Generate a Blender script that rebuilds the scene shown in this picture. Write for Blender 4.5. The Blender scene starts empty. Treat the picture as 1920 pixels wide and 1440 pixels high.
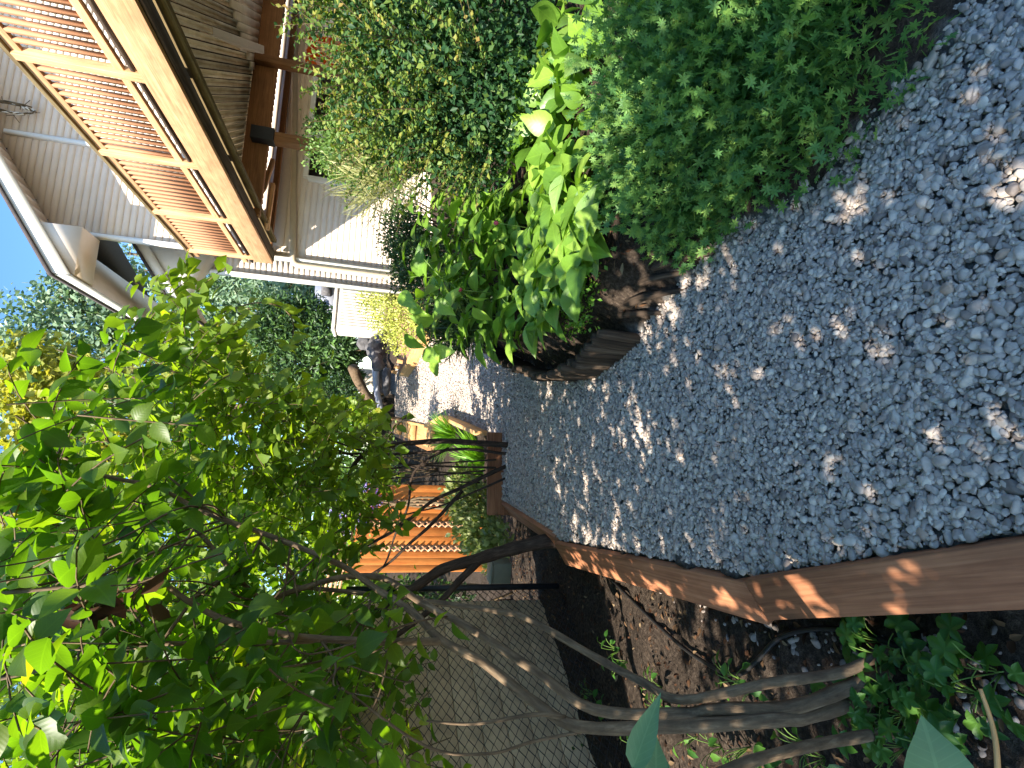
import bpy, math
import numpy as np
from mathutils import Vector
rng = np.random.RandomState(11)
S = bpy.context.scene
COL = S.collection

# ------------------------------------------------------------------ camera
FPX, CAMH, PITCH, ROLL = 1000.0, 1.5, math.atan(.243), .075
Fw = np.array([0, math.cos(PITCH), -math.sin(PITCH)])
R0 = np.array([1., 0, 0]); U0 = np.array([0, math.sin(PITCH), math.cos(PITCH)])
Rt = math.cos(ROLL)*R0 + math.sin(ROLL)*U0
Up = -math.sin(ROLL)*R0 + math.cos(ROLL)*U0
EYE = np.array([0, 0, CAMH])
cam = bpy.data.cameras.new('camera'); camo = bpy.data.objects.new('camera', cam); COL.objects.link(camo)
cam.sensor_width = 36; cam.lens = 36*FPX/1920; cam.clip_end = 2000; cam.clip_start = .02
X, Y, Z = -Up, Rt, -Fw          # the photograph was taken with the phone on its side
from mathutils import Matrix
camo.matrix_world = Matrix(((X[0], Y[0], Z[0], EYE[0]), (X[1], Y[1], Z[1], EYE[1]), (X[2], Y[2], Z[2], EYE[2]), (0, 0, 0, 1)))
S.camera = camo

def ray(x, y): return Fw + (720-y)/FPX*Rt - (x-960)/FPX*Up
def O(x, y, D):
    d = ray(x, y); return EYE + d*(D/d[1])
def project(P):
    q = np.asarray(P) - EYE; w = q@Fw
    u = 720 + FPX*(q@Rt)/w; v = 960 - FPX*(q@Up)/w
    return v, 1440-u, w

# ------------------------------------------------------------------ light
SUN = np.array([-.52, -.58, .63]); SUN /= np.linalg.norm(SUN)
EL = math.asin(SUN[2]); AZ = math.atan2(SUN[0], SUN[1])
W = bpy.data.worlds.new('World'); S.world = W; W.use_nodes = True
wn = W.node_tree.nodes; bg = wn['Background']
sk = wn.new('ShaderNodeTexSky'); sk.sky_type = 'NISHITA'; sk.sun_disc = False
sk.sun_elevation = EL; sk.sun_rotation = AZ; sk.air_density = 1.0; sk.dust_density = .2; sk.ozone_density = 2.5
hs_ = wn.new('ShaderNodeHueSaturation'); hs_.inputs['Saturation'].default_value = 1.18
W.node_tree.links.new(sk.outputs[0], hs_.inputs['Color']); W.node_tree.links.new(hs_.outputs[0], bg.inputs[0]); bg.inputs[1].default_value = .125
sl = bpy.data.lights.new('sun', 'SUN'); sl.energy = 5.0; sl.angle = math.radians(.53); sl.color = (1, .93, .80)
so = bpy.data.objects.new('sun', sl); COL.objects.link(so)
so.rotation_euler = Vector((SUN[0], SUN[1], SUN[2])).to_track_quat('Z', 'Y').to_euler()
S.view_settings.view_transform = 'Standard'; S.view_settings.look = 'None'
S.view_settings.exposure = 1.72; S.view_settings.gamma = 1
S.cycles.max_bounces = 8; S.cycles.diffuse_bounces = 4; S.cycles.transmission_bounces = 5; S.cycles.glossy_bounces = 2
S.cycles.use_denoising = True
S.cycles.sample_clamp_indirect = 6

# ------------------------------------------------------------------ materials
class NT:
    def __init__(s, name):
        s.m = bpy.data.materials.new(name); s.m.use_nodes = True; s.t = s.m.node_tree
        s.t.nodes.clear(); s.out = s.n('OutputMaterial')
    def n(s, k, **kw):
        o = s.t.nodes.new('ShaderNode'+k)
        for a, b in kw.items(): setattr(o, a, b)
        return o
    def l(s, a, b): s.t.links.new(a, b)
    def noise(s, vec, scale, detail=4, rough=.6, dist=0):
        o = s.n('TexNoise'); o.inputs['Scale'].default_value = scale; o.inputs['Detail'].default_value = detail
        o.inputs['Roughness'].default_value = rough; o.inputs['Distortion'].default_value = dist
        if vec is not None: s.l(vec, o.inputs['Vector'])
        return o
    def ramp(s, fac, stops, interp='LINEAR'):
        o = s.n('ValToRGB'); e = o.color_ramp.elements; o.color_ramp.interpolation = interp
        while len(e) < len(stops): e.new(.5)
        for i, (p_, c) in enumerate(stops):
            e[i].position = p_; e[i].color = (*c, 1) if len(c) == 3 else c
        s.l(fac, o.inputs[0]); return o.outputs[0]
    def mapping(s, vec, sc, loc=(0, 0, 0), rot=(0, 0, 0)):
        o = s.n('Mapping'); o.inputs['Scale'].default_value = sc; o.inputs['Location'].default_value = loc; o.inputs['Rotation'].default_value = rot
        s.l(vec, o.inputs[0]); return o.outputs[0]
    def attr(s, name, kind='GEOMETRY'):
        return s.n('Attribute', attribute_name=name, attribute_type=kind)
    def mix(s, fac, a, b, mode='MIX'):
        o = s.n('MixRGB', blend_type=mode)
        for i, q in enumerate((fac, a, b)):
            if isinstance(q, (int, float)): o.inputs[i].default_value = q
            elif isinstance(q, tuple): o.inputs[i].default_value = (*q, 1)
            else: s.l(q, o.inputs[i])
        return o.outputs[0]
    def math(s, op, a, b=0., c=None):
        o = s.n('Math', operation=op)
        for i, q in enumerate((a, b, c)):
            if q is None: continue
            if isinstance(q, (int, float)): o.inputs[i].default_value = q
            else: s.l(q, o.inputs[i])
        return o.outputs[0]
    def bump(s, h, st=.3, dist=.01):
        o = s.n('Bump'); o.inputs['Strength'].default_value = st; o.inputs['Distance'].default_value = dist
        s.l(h, o.inputs['Height']); return o.outputs[0]
    def bsdf(s, col, rough=.6, spec=.3, normal=None, metal=0):
        o = s.n('BsdfPrincipled')
        if isinstance(col, tuple): o.inputs['Base Color'].default_value = (*col, 1)
        else: s.l(col, o.inputs['Base Color'])
        if isinstance(rough, (int, float)): o.inputs['Roughness'].default_value = rough
        else: s.l(rough, o.inputs['Roughness'])
        o.inputs['Specular IOR Level'].default_value = spec; o.inputs['Metallic'].default_value = metal
        if normal is not None: s.l(normal, o.inputs['Normal'])
        return o.outputs[0]
    def done(s, sh): s.l(sh, s.out.inputs[0]); return s.m

def leafmat(name, stops, trans=.35, tmul=(1.7, 1.9, .5), rough=.45, spec=.35, veins=False):
    t = NT(name); a = t.attr('tint'); c = t.ramp(a.outputs['Fac'], stops)
    g = t.n('NewGeometry'); pn = t.noise(g.outputs['Position'], 9, 3)
    c = t.mix(.5, c, t.ramp(pn.outputs['Fac'], [(.3, (.62, .66, .6)), (.7, (1.25, 1.2, 1.15))]), 'MULTIPLY')
    nrm = None
    if veins:
        lc = t.attr('lc').outputs['Vector']; sp = t.n('SeparateXYZ'); t.l(lc, sp.inputs[0])
        ax = t.math('ABSOLUTE', sp.outputs[0]); k = t.math('SUBTRACT', sp.outputs[1], t.math('MULTIPLY', ax, .9))
        wv = t.math('ABSOLUTE', t.math('SUBTRACT', t.math('FRACT', t.math('MULTIPLY', k, 8.)), .5))
        mid = t.math('GREATER_THAN', .018, ax)
        v = t.math('MAXIMUM', t.math('MULTIPLY', t.math('GREATER_THAN', .07, wv), .55), mid)
        c = t.mix(t.math('MULTIPLY', v, .28), c, t.mix(1., c, (1.7, 1.6, 1.6), 'MULTIPLY'))
        nrm = t.bump(wv, .12, .003)
    p1 = t.bsdf(c, rough, spec, nrm)
    tr = t.n('BsdfTranslucent'); t.l(t.mix(1., c, tmul, 'MULTIPLY'), tr.inputs[0])
    mx = t.n('MixShader'); mx.inputs[0].default_value = trans; t.l(p1, mx.inputs[1]); t.l(tr.outputs[0], mx.inputs[2])
    return t.done(mx.outputs[0])

def woodmat(name, c1, c2, c3, rough=.7, grain=1., knots=.35, var=.25):
    t = NT(name); wc = t.attr('wc').outputs['Vector']; a = t.attr('tint').outputs['Fac']
    n1 = t.noise(t.mapping(wc, (1.3*grain, 22*grain, 22*grain)), 1., 7, .62, 1.2)
    n2 = t.noise(t.mapping(wc, (2.5, 90, 90)), 1., 3, .6)
    c = t.ramp(n1.outputs['Fac'], [(.28, c1), (.5, c2), (.74, c3)])
    c = t.mix(.45, c, t.ramp(n2.outputs['Fac'], [(.35, (.6, .56, .52)), (.6, (1.1, 1.1, 1.1))]), 'MULTIPLY')
    vo = t.n('TexVoronoi'); vo.inputs['Scale'].default_value = 1.; t.l(t.mapping(wc, (2.2, 7, 7)), vo.inputs['Vector'])
    kn = t.ramp(vo.outputs['Distance'], [(.05, (1, 1, 1)), (.17, (0, 0, 0))])
    c = t.mix(t.math('MULTIPLY', kn, knots), c, (.10, .05, .025))
    st = t.noise(t.mapping(wc, (3., 5, 5)), 1.3, 5, .6)
    c = t.mix(.55, c, t.ramp(st.outputs['Fac'], [(.3, (.62, .6, .6)), (.62, (1.1, 1.1, 1.1))]), 'MULTIPLY')
    c = t.mix(1., c, t.ramp(a, [(0, (1-var,)*3), (1, (1+var,)*3)]), 'MULTIPLY')
    return t.done(t.bsdf(c, rough, .25, t.bump(n1.outputs['Fac'], .25, .004)))

def barkmat(name, c1, c2, c3, sc=1.):
    t = NT(name); wc = t.attr('wc').outputs['Vector']; g = t.n('NewGeometry')
    n1 = t.noise(t.mapping(wc, (10*sc, 60*sc, 60*sc)), 1., 6, .65, .4); n2 = t.noise(g.outputs['Position'], 14*sc, 4)
    c = t.ramp(n1.outputs['Fac'], [(.3, c1), (.55, c2), (.75, c3)])
    c = t.mix(.6, c, t.ramp(n2.outputs['Fac'], [(.35, (.55, .55, .55)), (.65, (1.25, 1.25, 1.2))]), 'MULTIPLY')
    return t.done(t.bsdf(c, .85, .2, t.bump(n1.outputs['Fac'], .6, .008)))

def paintmat(name, col, rough=.55, var=.12, sc=6., spec=.3, metal=0.):
    t = NT(name); g = t.n('NewGeometry'); n1 = t.noise(g.outputs['Position'], sc, 6, .65); n2 = t.noise(g.outputs['Position'], sc*9, 3)
    c = t.mix(1., col, t.ramp(n1.outputs['Fac'], [(.3, (1-var,)*3), (.7, (1+var,)*3)]), 'MULTIPLY')
    return t.done(t.bsdf(c, rough, spec, t.bump(n2.outputs['Fac'], .08, .002), metal))

M = {}
M['siding'] = paintmat('beige_siding', (.74, .62, .515), .6, .06, 2.)
M['trim'] = paintmat('white_trim', (.74, .70, .64), .5, .05)
M['tan'] = paintmat('tan_pipe', (.46, .38, .27), .5, .06)
M['roof'] = paintmat('shingle', (.06, .05, .05), .9, .3, 30)
M['deckwood'] = woodmat('new_cedar', (.40, .20, .095), (.52, .29, .145), (.60, .36, .20), .65, 1., .25)
M['balwood'] = woodmat('baluster_wood', (.30, .135, .065), (.40, .19, .10), (.48, .25, .14), .65, 1., .2)
M['deckdark'] = woodmat('beam_wood', (.16, .070, .026), (.24, .11, .045), (.30, .15, .06), .7, 1., .3)
M['oldwood'] = woodmat('old_wood', (.09, .065, .03), (.17, .125, .06), (.26, .20, .11), .8, 1., .3)
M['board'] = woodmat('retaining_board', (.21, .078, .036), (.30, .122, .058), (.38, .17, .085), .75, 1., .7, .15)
M['boardlit'] = woodmat('lit_pale_board', (.50, .25, .09), (.58, .32, .13), (.66, .39, .18), .7, 1., .3, .15)  # paler copy of the board wood, sunlight put into the colour
M['cedar'] = woodmat('cedar_fence', (.46, .13, .026), (.53, .175, .038), (.59, .225, .058), .6, .8, .15, .22)
M['lattice'] = woodmat('lattice_wood', (.46, .22, .11), (.54, .28, .15), (.60, .34, .19), .7)
M['rib'] = paintmat('ribbed_panel', (.78, .62, .42), .55, .2, 5)
M['under'] = woodmat('weathered_underside', (.30, .22, .12), (.50, .39, .24), (.66, .54, .36), .8, .7, .3, .3)
M['ribwhite'] = paintmat('ribbed_panel_pale', (.80, .72, .62), .55, .12, 5)
M['rust'] = paintmat('rusty_debris', (.20, .09, .04), .9, .6, 60)
M['blackmetal'] = paintmat('black_metal', (.012, .012, .014), .5, .2)
M['bracket'] = paintmat('black_bracket', (.02, .022, .03), .6, .2)
M['stone'] = paintmat('dark_boulder', (.10, .095, .10), .85, .5, 8)
M['plastic'] = paintmat('pale_plastic', (.66, .61, .53), .45, .05)
M['greyroof'] = paintmat('grey_roof', (.30, .31, .36), .5, .08)
M['tanwall'] = paintmat('tan_wall', (.50, .36, .22), .7, .25, 4)
M['boxgreen'] = paintmat('pale_green_box', (.17, .16, .11), .5, .1)
M['hose'] = paintmat('black_hose', (.015, .014, .014), .45, .2)
M['bark'] = barkmat('grey_brown_bark', (.068, .044, .027), (.14, .096, .06), (.24, .175, .115))
M['darkbark'] = barkmat('dark_bark', (.022, .014, .010), (.05, .033, .024), (.09, .065, .048))
M['twig'] = barkmat('twig_bark', (.07, .045, .025), (.13, .09, .05), (.20, .15, .09))
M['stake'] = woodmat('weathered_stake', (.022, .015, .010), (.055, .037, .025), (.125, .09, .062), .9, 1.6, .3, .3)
M['stem'] = paintmat('green_stem', (.10, .17, .03), .5, .2)
M['bud'] = paintmat('pink_bud', (.40, .05, .10), .4, .2)
t = NT('window_glass'); g = t.n('NewGeometry'); n = t.noise(g.outputs['Position'], 2.5, 2)
M['glass'] = t.done(t.bsdf(t.ramp(n.outputs['Fac'], [(.4, (.008, .006, .006)), (.6, (.03, .018, .014))]), .06, .7))
t = NT('orange_cloth'); wc = t.attr('wc').outputs['Vector']
vo = t.n('TexVoronoi'); t.l(t.mapping(wc, (4.5, 6., 6.)), vo.inputs['Vector']); vo.inputs['Scale'].default_value = 1.
nz = t.noise(wc, 9, 2)
cc = t.ramp(vo.outputs['Distance'], [(.26, (.80, .62, .50)), (.33, (.80, .16, .02)), (.6, (.72, .11, .015)), (.75, (.82, .5, .3))])
cc = t.mix(.4, cc, t.ramp(nz.outputs['Fac'], [(.4, (.85, .4, .2)), (.6, (1, 1, 1))]), 'MULTIPLY')
p1 = t.bsdf(cc, .85, .1); tr = t.n('BsdfTranslucent'); t.l(cc, tr.inputs[0]); mx = t.n('MixShader'); mx.inputs[0].default_value = .3
t.l(p1, mx.inputs[1]); t.l(tr.outputs[0], mx.inputs[2]); M['orange'] = t.done(mx.outputs[0])

t = NT('pebble'); a = t.attr('shade', 'INSTANCER'); g = t.n('NewGeometry'); n1 = t.noise(g.outputs['Position'], 60, 4)
c = t.ramp(a.outputs['Fac'], [(0, (.19, .155, .135)), (.2, (.32, .262, .228)), (.55, (.43, .36, .308)), (.82, (.51, .432, .36)), (.93, (.38, .275, .21)), (1, (.56, .48, .40))])
c = t.mix(.5, c, t.ramp(n1.outputs['Fac'], [(.35, (.72, .72, .72)), (.65, (1.15, 1.15, 1.15))]), 'MULTIPLY')
M['pebble'] = t.done(t.bsdf(c, .92, .08))

t = NT('ground_soil'); g = t.n('NewGeometry'); po = g.outputs['Position']
gm = t.attr('mask').outputs['Fac']
n1 = t.noise(po, 3, 6, .65); n2 = t.noise(po, 45, 6, .7); n3 = t.noise(po, 140, 3, .7)
soil = t.ramp(n2.outputs['Fac'], [(.3, (.018, .013, .010)), (.5, (.046, .034, .026)), (.68, (.10, .076, .058))])
soil = t.mix(.6, soil, t.ramp(n1.outputs['Fac'], [(.35, (.6, .6, .6)), (.65, (1.2, 1.15, 1.1))]), 'MULTIPLY')
vo = t.n('TexVoronoi'); vo.inputs['Scale'].default_value = 32; t.l(po, vo.inputs['Vector'])
grv = t.mix(.8, t.ramp(vo.outputs['Color'], [(.1, (.2, .2, .205)), (.9, (.42, .41, .39))]), t.ramp(vo.outputs['Distance'], [(.1, (1, 1, 1)), (.75, (.3, .3, .3))]), 'MULTIPLY')
c = t.mix(gm, soil, grv)
M['ground'] = t.done(t.bsdf(c, .95, .1, t.bump(t.math('ADD', n2.outputs['Fac'], t.math('MULTIPLY', n3.outputs['Fac'], .5)), .8, .02)))

GA = (.018, .045, .010)
M['leaf_canopy'] = leafmat('canopy_leaf', [(0, (.030, .075, .012)), (.5, (.060, .125, .014)), (.85, (.12, .19, .018)), (1, (.22, .21, .03))], .55, (2.6, 2.6, .4), .42, .4, True)
M['leaf_lilac'] = leafmat('lilac_leaf', [(0, (.065, .115, .016)), (.5, (.125, .20, .024)), (.9, (.20, .27, .032)), (1, (.31, .29, .05))], .5, (2.3, 2.3, .45))
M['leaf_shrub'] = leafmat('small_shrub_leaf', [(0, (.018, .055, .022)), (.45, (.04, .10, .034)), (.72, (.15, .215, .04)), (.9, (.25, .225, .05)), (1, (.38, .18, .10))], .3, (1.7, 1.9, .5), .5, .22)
M['leaf_whorl'] = leafmat('whorl_leaf', [(0, (.055, .14, .045)), (.5, (.105, .225, .055)), (1, (.19, .31, .07))], .25, (1.6, 1.8, .5), .5, .3)
M['leaf_broad'] = leafmat('broad_leaf', [(0, (.09, .19, .025)), (.6, (.175, .31, .038)), (.9, (.25, .38, .06)), (1, (.19, .31, .13))], .35, (1.5, 1.7, .5), .38, .45, True)
M['leaf_box'] = leafmat('dark_low_leaf', [(0, (.02, .045, .014)), (.6, (.04, .085, .022)), (1, (.08, .15, .03))], .2)
M['leaf_light'] = leafmat('pale_shrub_leaf', [(0, (.06, .13, .03)), (.6, (.12, .21, .05)), (1, (.22, .30, .10))], .3)
M['leaf_thicket'] = leafmat('thicket_leaf', [(0, (.06, .11, .015)), (.5, (.13, .20, .022)), (1, (.24, .27, .03))], .4, (1.9, 1.9, .4))
M['leaf_yellow'] = leafmat('yellow_leaf', [(0, (.28, .35, .06)), (.6, (.47, .49, .10)), (1, (.55, .53, .22))], .3, (1.3, 1.3, .5))
M['leaf_maple'] = leafmat('maple_leaf', [(0, (.16, .20, .035)), (.5, (.30, .32, .05)), (1, (.44, .42, .11))], .4, (1.6, 1.5, .5))
M['leaf_conifer'] = leafmat('conifer_leaf', [(0, (.03, .06, .025)), (.6, (.055, .11, .036)), (.9, (.09, .18, .045)), (1, (.15, .26, .06))], .2)
M['leaf_poplar'] = leafmat('poplar_leaf', [(0, (.11, .18, .12)), (.6, (.18, .27, .17)), (1, (.30, .37, .27))], .3, (1.4, 1.6, .8))
M['leaf_grass'] = leafmat('grass_blade', [(0, (.07, .17, .015)), (.6, (.12, .27, .025)), (1, (.22, .36, .06))], .35)
M['leaf_straw'] = leafmat('straw_blade', [(0, (.24, .25, .08)), (.6, (.38, .38, .16)), (1, (.48, .46, .24))], .3, (1.2, 1.2, .8))
M['leaf_ivy'] = leafmat('ivy_leaf', [(0, (.10, .13, .04)), (.6, (.19, .22, .075)), (1, (.28, .30, .13))], .3)
M['leaf_cover'] = leafmat('cover_leaf', [(0, (.02, .07, .012)), (.6, (.045, .13, .018)), (1, (.08, .18, .025))], .35, (1.5, 1.7, .4), .45, .35, True)
M['leaf_fore'] = leafmat('pale_green_leaf', [(0, (.10, .20, .11)), (1, (.13, .25, .13))], .3, (1.4, 1.5, .8), .5, .3, True)
M['dead'] = leafmat('dead_leaf', [(0, (.025, .012, .007)), (.5, (.07, .032, .018)), (.85, (.13, .075, .04)), (1, (.24, .17, .10))], .1, (1, 1, 1), .7, .1)
M['petal'] = leafmat('purple_petal', [(0, (.22, .14, .50)), (1, (.48, .38, .80))], .3, (1.2, 1.2, 1.2))
M['redpetal'] = leafmat('red_petal', [(0, (.5, .05, .03)), (1, (.75, .12, .05))], .3, (1.2, 1, 1))

# ------------------------------------------------------------------ mesh builders
ORG = {}
def tag(o, label=None, cat=None, group=None, kind=None):
    for k, v in (('label', label), ('category', cat), ('group', group), ('kind', kind)):
        if v: o[k] = v
    return o
def thing(name, base, label, cat, group=None):
    o = bpy.data.objects.new(name, None); COL.objects.link(o); o.location = tuple(base); o.empty_display_size = .1
    ORG[o] = np.array(base, float); return tag(o, label, cat, group)
def mk(name, V, F, tint, wc, mat, parent=None, base=None, smooth=False, mask=None):
    """V (n,3) array, F list of tuples or (flat loops, starts, counts)."""
    V = np.asarray(V, np.float64)
    if parent is not None: org = ORG[parent]
    else:
        org = np.array(base if base is not None else [V[:, 0].mean(), V[:, 1].mean(), V[:, 2].min()], float)
    me = bpy.data.meshes.new(name)
    if isinstance(F, tuple): loops, counts = F
    else:
        counts = np.array([len(q) for q in F], np.int32); loops = np.fromiter((i for q in F for i in q), np.int32, int(counts.sum()))
    starts = np.concatenate(([0], np.cumsum(counts)[:-1])).astype(np.int32)
    me.vertices.add(len(V)); me.vertices.foreach_set('co', (V-org).astype(np.float32).ravel())
    me.loops.add(len(loops)); me.loops.foreach_set('vertex_index', np.asarray(loops, np.int32))
    me.polygons.add(len(counts)); me.polygons.foreach_set('loop_start', starts)
    if smooth: me.polygons.foreach_set('use_smooth', np.ones(len(counts), bool))
    if tint is not None:
        a = me.attributes.new('tint', 'FLOAT', 'POINT'); a.data.foreach_set('value', np.asarray(tint, np.float32))
    if wc is not None:
        a = me.attributes.new('wc' if not isinstance(wc, dict) else 'lc', 'FLOAT_VECTOR', 'POINT')
        a.data.foreach_set('vector', np.asarray(wc if not isinstance(wc, dict) else wc['lc'], np.float32).ravel())
    if mask is not None:
        a = me.attributes.new('mask', 'FLOAT', 'POINT'); a.data.foreach_set('value', np.asarray(mask, np.float32))
    me.update(calc_edges=True); me.validate()
    me.materials.append(mat)
    o = bpy.data.objects.new(name, me); COL.objects.link(o)
    if parent is not None: o.parent = parent
    else: o.location = tuple(org)
    ORG[o] = org
    return o
def unit(a): a = np.asarray(a, float); return a/np.maximum(np.linalg.norm(a, axis=-1, keepdims=True), 1e-9)
BOXF = [(0, 3, 2, 1), (4, 5, 6, 7), (0, 1, 5, 4), (1, 2, 6, 5), (2, 3, 7, 6), (3, 0, 4, 7)]
class MB:
    def __init__(s): s.V = []; s.F = []; s.T = []; s.C = []; s.n = 0
    def add(s, V, F, tint=None, wc=None):
        V = np.asarray(V, float); s.V.append(V); s.F += [tuple(i+s.n for i in q) for q in F]
        s.T.append(np.full(len(V), rng.rand() if tint is None else tint) if np.ndim(tint) == 0 else tint)
        s.C.append(V if wc is None else wc); s.n += len(V); return s
    def beam(s, A, B, w, h, up=(0, 0, 1), tint=None):
        A = np.asarray(A, float); B = np.asarray(B, float); d = unit(B-A); sd = unit(np.cross(d, up)); u = np.cross(sd, d)
        L = np.linalg.norm(B-A); r = rng.rand(3)*20
        V, C = [], []
        for e in (0, 1):
            for i, j in ((-1, -1), (1, -1), (1, 1), (-1, 1)):
                V.append((A, B)[e] + sd*i*w/2 + u*j*h/2); C.append((e*L+r[0], i*w/2+r[1], j*h/2+r[2]))
        return s.add(V, BOXF, tint, np.array(C))
    def box(s, c, sx, sy, sz, ax=(1, 0, 0), tint=None):
        ax = unit(ax); c = np.asarray(c, float); return s.beam(c-ax*sx/2, c+ax*sx/2, sy, sz, (0, 0, 1), tint)
    def hexa(s, bot, top, tint=None, along=0):
        V = np.array(list(bot)+list(top), float); r = rng.rand(3)*20
        d = unit(V[1]-V[0]); u = unit(V[3]-V[0]); w = unit(np.cross(d, u))
        C = np.stack([(V-V[0])@d, (V-V[0])@u, (V-V[0])@w], 1) + r
        return s.add(V, BOXF, tint, C)
    def tube(s, P, R, n=8, tint=None, cap=True):
        P = np.asarray(P, float); R = np.broadcast_to(np.asarray(R, float), (len(P),)); T = unit(np.gradient(P, axis=0))
        a = unit(np.cross(T[0], (0.3, .2, 1.) if abs(T[0][2]) < .9 else (1, .1, 0)))
        V, C = [], []; L = 0; r = rng.rand(3)*20
        for i in range(len(P)):
            a = unit(a - T[i]*(a@T[i])); b = np.cross(T[i], a)
            if i: L += np.linalg.norm(P[i]-P[i-1])
            for k in range(n):
                q = 2*math.pi*k/n; off = (a*math.cos(q)+b*math.sin(q))*R[i]
                V.append(P[i]+off); C.append((L+r[0], math.cos(q)*R[i]+r[1], math.sin(q)*R[i]+r[2]))
        F = [(i*n+k, i*n+(k+1) % n, (i+1)*n+(k+1) % n, (i+1)*n+k) for i in range(len(P)-1) for k in range(n)]
        if cap: F += [tuple(range(n))[::-1], tuple((len(P)-1)*n+k for k in range(n))]
        return s.add(V, F, tint, np.array(C))
    def build(s, name, mat, parent=None, base=None, smooth=False, bevel=0):
        o = mk(name, np.concatenate(s.V), s.F, np.concatenate(s.T), np.concatenate(s.C), mat, parent, base, smooth)
        if bevel:
            b = o.modifiers.new('edge', 'BEVEL'); b.width = bevel; b.segments = 2; b.limit_method = 'ANGLE'
        return o

def spline(P, k=6):
    P = np.asarray(P, float); Q = np.concatenate(([2*P[0]-P[1]], P, [2*P[-1]-P[-2]])); out = []
    for i in range(1, len(Q)-2):
        a, b, c, d = Q[i-1:i+3]
        for t_ in np.arange(k)/k:
            out.append(.5*((2*b)+(-a+c)*t_+(2*a-5*b+4*c-d)*t_**2+(-a+3*b-3*c+d)*t_**3))
    out.append(P[-1]); return np.array(out)

# leaf templates ----------------------------------------------------
def leafT(n, widths, fold=.2, droop=.25):
    V = []
    for i in range(n+1):
        t_ = i/n; w = widths[i]; z = -droop*t_*t_
        V += [(-w, t_, z+fold*w), (0, t_, z), (w, t_, z+fold*w)]
    F = []
    for i in range(n):
        b = i*3; F += [(b, b+1, b+4, b+3), (b+1, b+2, b+5, b+4)]
    return np.array(V, float), F
L_BIG = leafT(6, [.03, .27, .345, .33, .25, .12, .0], .28, .3)
L_MID = leafT(3, [.04, .30, .27, .0], .3, .25)
L_LONG = leafT(5, [.05, .20, .28, .26, .15, .0], .35, .45)
L_LANCE = leafT(2, [.05, .17, .0], .3, .2)
L_BLADE = leafT(4, [.02, .022, .018, .012, .0], .2, .35)
L_BEAN = (np.array([(0, 0, 0), (.33, .5, .12), (0, 1, -.05), (-.33, .5, .12)]), [(0, 1, 2), (0, 2, 3)])
L_LOBE = (np.array([(0, 0, 0), (.25, .1, .05), (.5, .2, .08), (.34, .38, .08), (.52, .6, .1), (.27, .68, .06), (0, 1, 0), (-.27, .68, .06), (-.52, .6, .1), (-.34, .38, .08), (-.5, .2, .08), (-.25, .1, .05), (0, .45, -.02)]),
          [(12, i, (i+1) % 12) for i in range(12)])
_q = np.linspace(0, 2*math.pi, 40, endpoint=False); _r = (.42+.10*np.cos(5*_q)+.025*np.cos(15*_q))*(1-.25*np.cos(_q)**8*(np.cos(_q) < 0))
L_COVER = (np.concatenate((np.stack([_r*np.sin(_q), .45+_r*np.cos(_q)*1.05, .10*np.abs(np.sin(2.5*_q))-.10*_r], 1), [(0, .38, 0)])), [(40, (i+1) % 40, i) for i in range(40)])
def whorlT(k=7):
    V, F = [], []
    a, fa = L_LANCE
    for i in range(k):
        q = 2*math.pi*i/k; c, s_ = math.cos(q), math.sin(q); l = 1-.15*(i % 2)
        W_ = np.stack([a[:, 0]*c - a[:, 1]*l*s_, a[:, 0]*s_ + a[:, 1]*l*c, a[:, 2]+.25*a[:, 1]], 1)
        F += [tuple(j+len(V) for j in q2) for q2 in fa]; V += list(W_)
    return np.array(V), F
L_WHORL = whorlT()

class LB:
    def __init__(s): s.V = []; s.L = []; s.C = []; s.T = []; s.A = []; s.n = 0
    def scatter(s, T, pos, d, nr, size, ws=1., tint=None):
        tv, tf = T; pos = np.atleast_2d(pos); m = len(pos); d = unit(np.broadcast_to(d, (m, 3))); nr = np.broadcast_to(nr, (m, 3))
        nr = unit(nr - d*(nr*d).sum(1, keepdims=True)); x = np.cross(d, nr)
        size = np.broadcast_to(size, (m,))[:, None, None]; ws = np.broadcast_to(ws, (m,))[:, None, None]
        V = pos[:, None]+size*(x[:, None]*tv[None, :, 0:1]*ws + d[:, None]*tv[None, :, 1:2] + nr[:, None]*tv[None, :, 2:3])
        k = len(tv); s.V.append(V.reshape(-1, 3))
        lp = np.array([i for q in tf for i in q], np.int64); ct = np.array([len(q) for q in tf], np.int32)
        s.L.append((lp[None]+np.arange(m)[:, None]*k+s.n).ravel()); s.C.append(np.tile(ct, m))
        if tint is None: tint = rng.rand(m)
        s.T.append(np.repeat(np.broadcast_to(tint, (m,)), k)); s.A.append(np.tile(tv, (m, 1))); s.n += m*k
        return s
    def build(s, name, mat, parent=None, base=None, smooth=True):
        return mk(name, np.concatenate(s.V), (np.concatenate(s.L), np.concatenate(s.C)), np.concatenate(s.T), {'lc': np.concatenate(s.A)}, mat, parent, base, smooth)

def rdir(m): return unit(rng.normal(size=(m, 3)))
def lumps(n, blobs):
    """points near the surface of a union of ellipsoids; returns pos, outward"""
    w = np.array([np.prod(b[1])**(2/3)*(b[2] if len(b) > 2 else 1) for b in blobs]); k = rng.choice(len(blobs), n, p=w/w.sum())
    c = np.array([b[0] for b in blobs])[k]; r = np.array([b[1] for b in blobs])[k]
    d = rdir(n); rad = 1-.5*rng.rand(n)**2.2+.10*rng.normal(size=n)
    # coarse bumps
    ph = np.sin(d[:, 0]*7+k)+np.sin(d[:, 1]*8+k*2)+np.sin(d[:, 2]*9+k*3); rad *= 1+.10*ph
    return c+d*r*rad[:, None], unit(d/np.maximum(r, .05))

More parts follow.
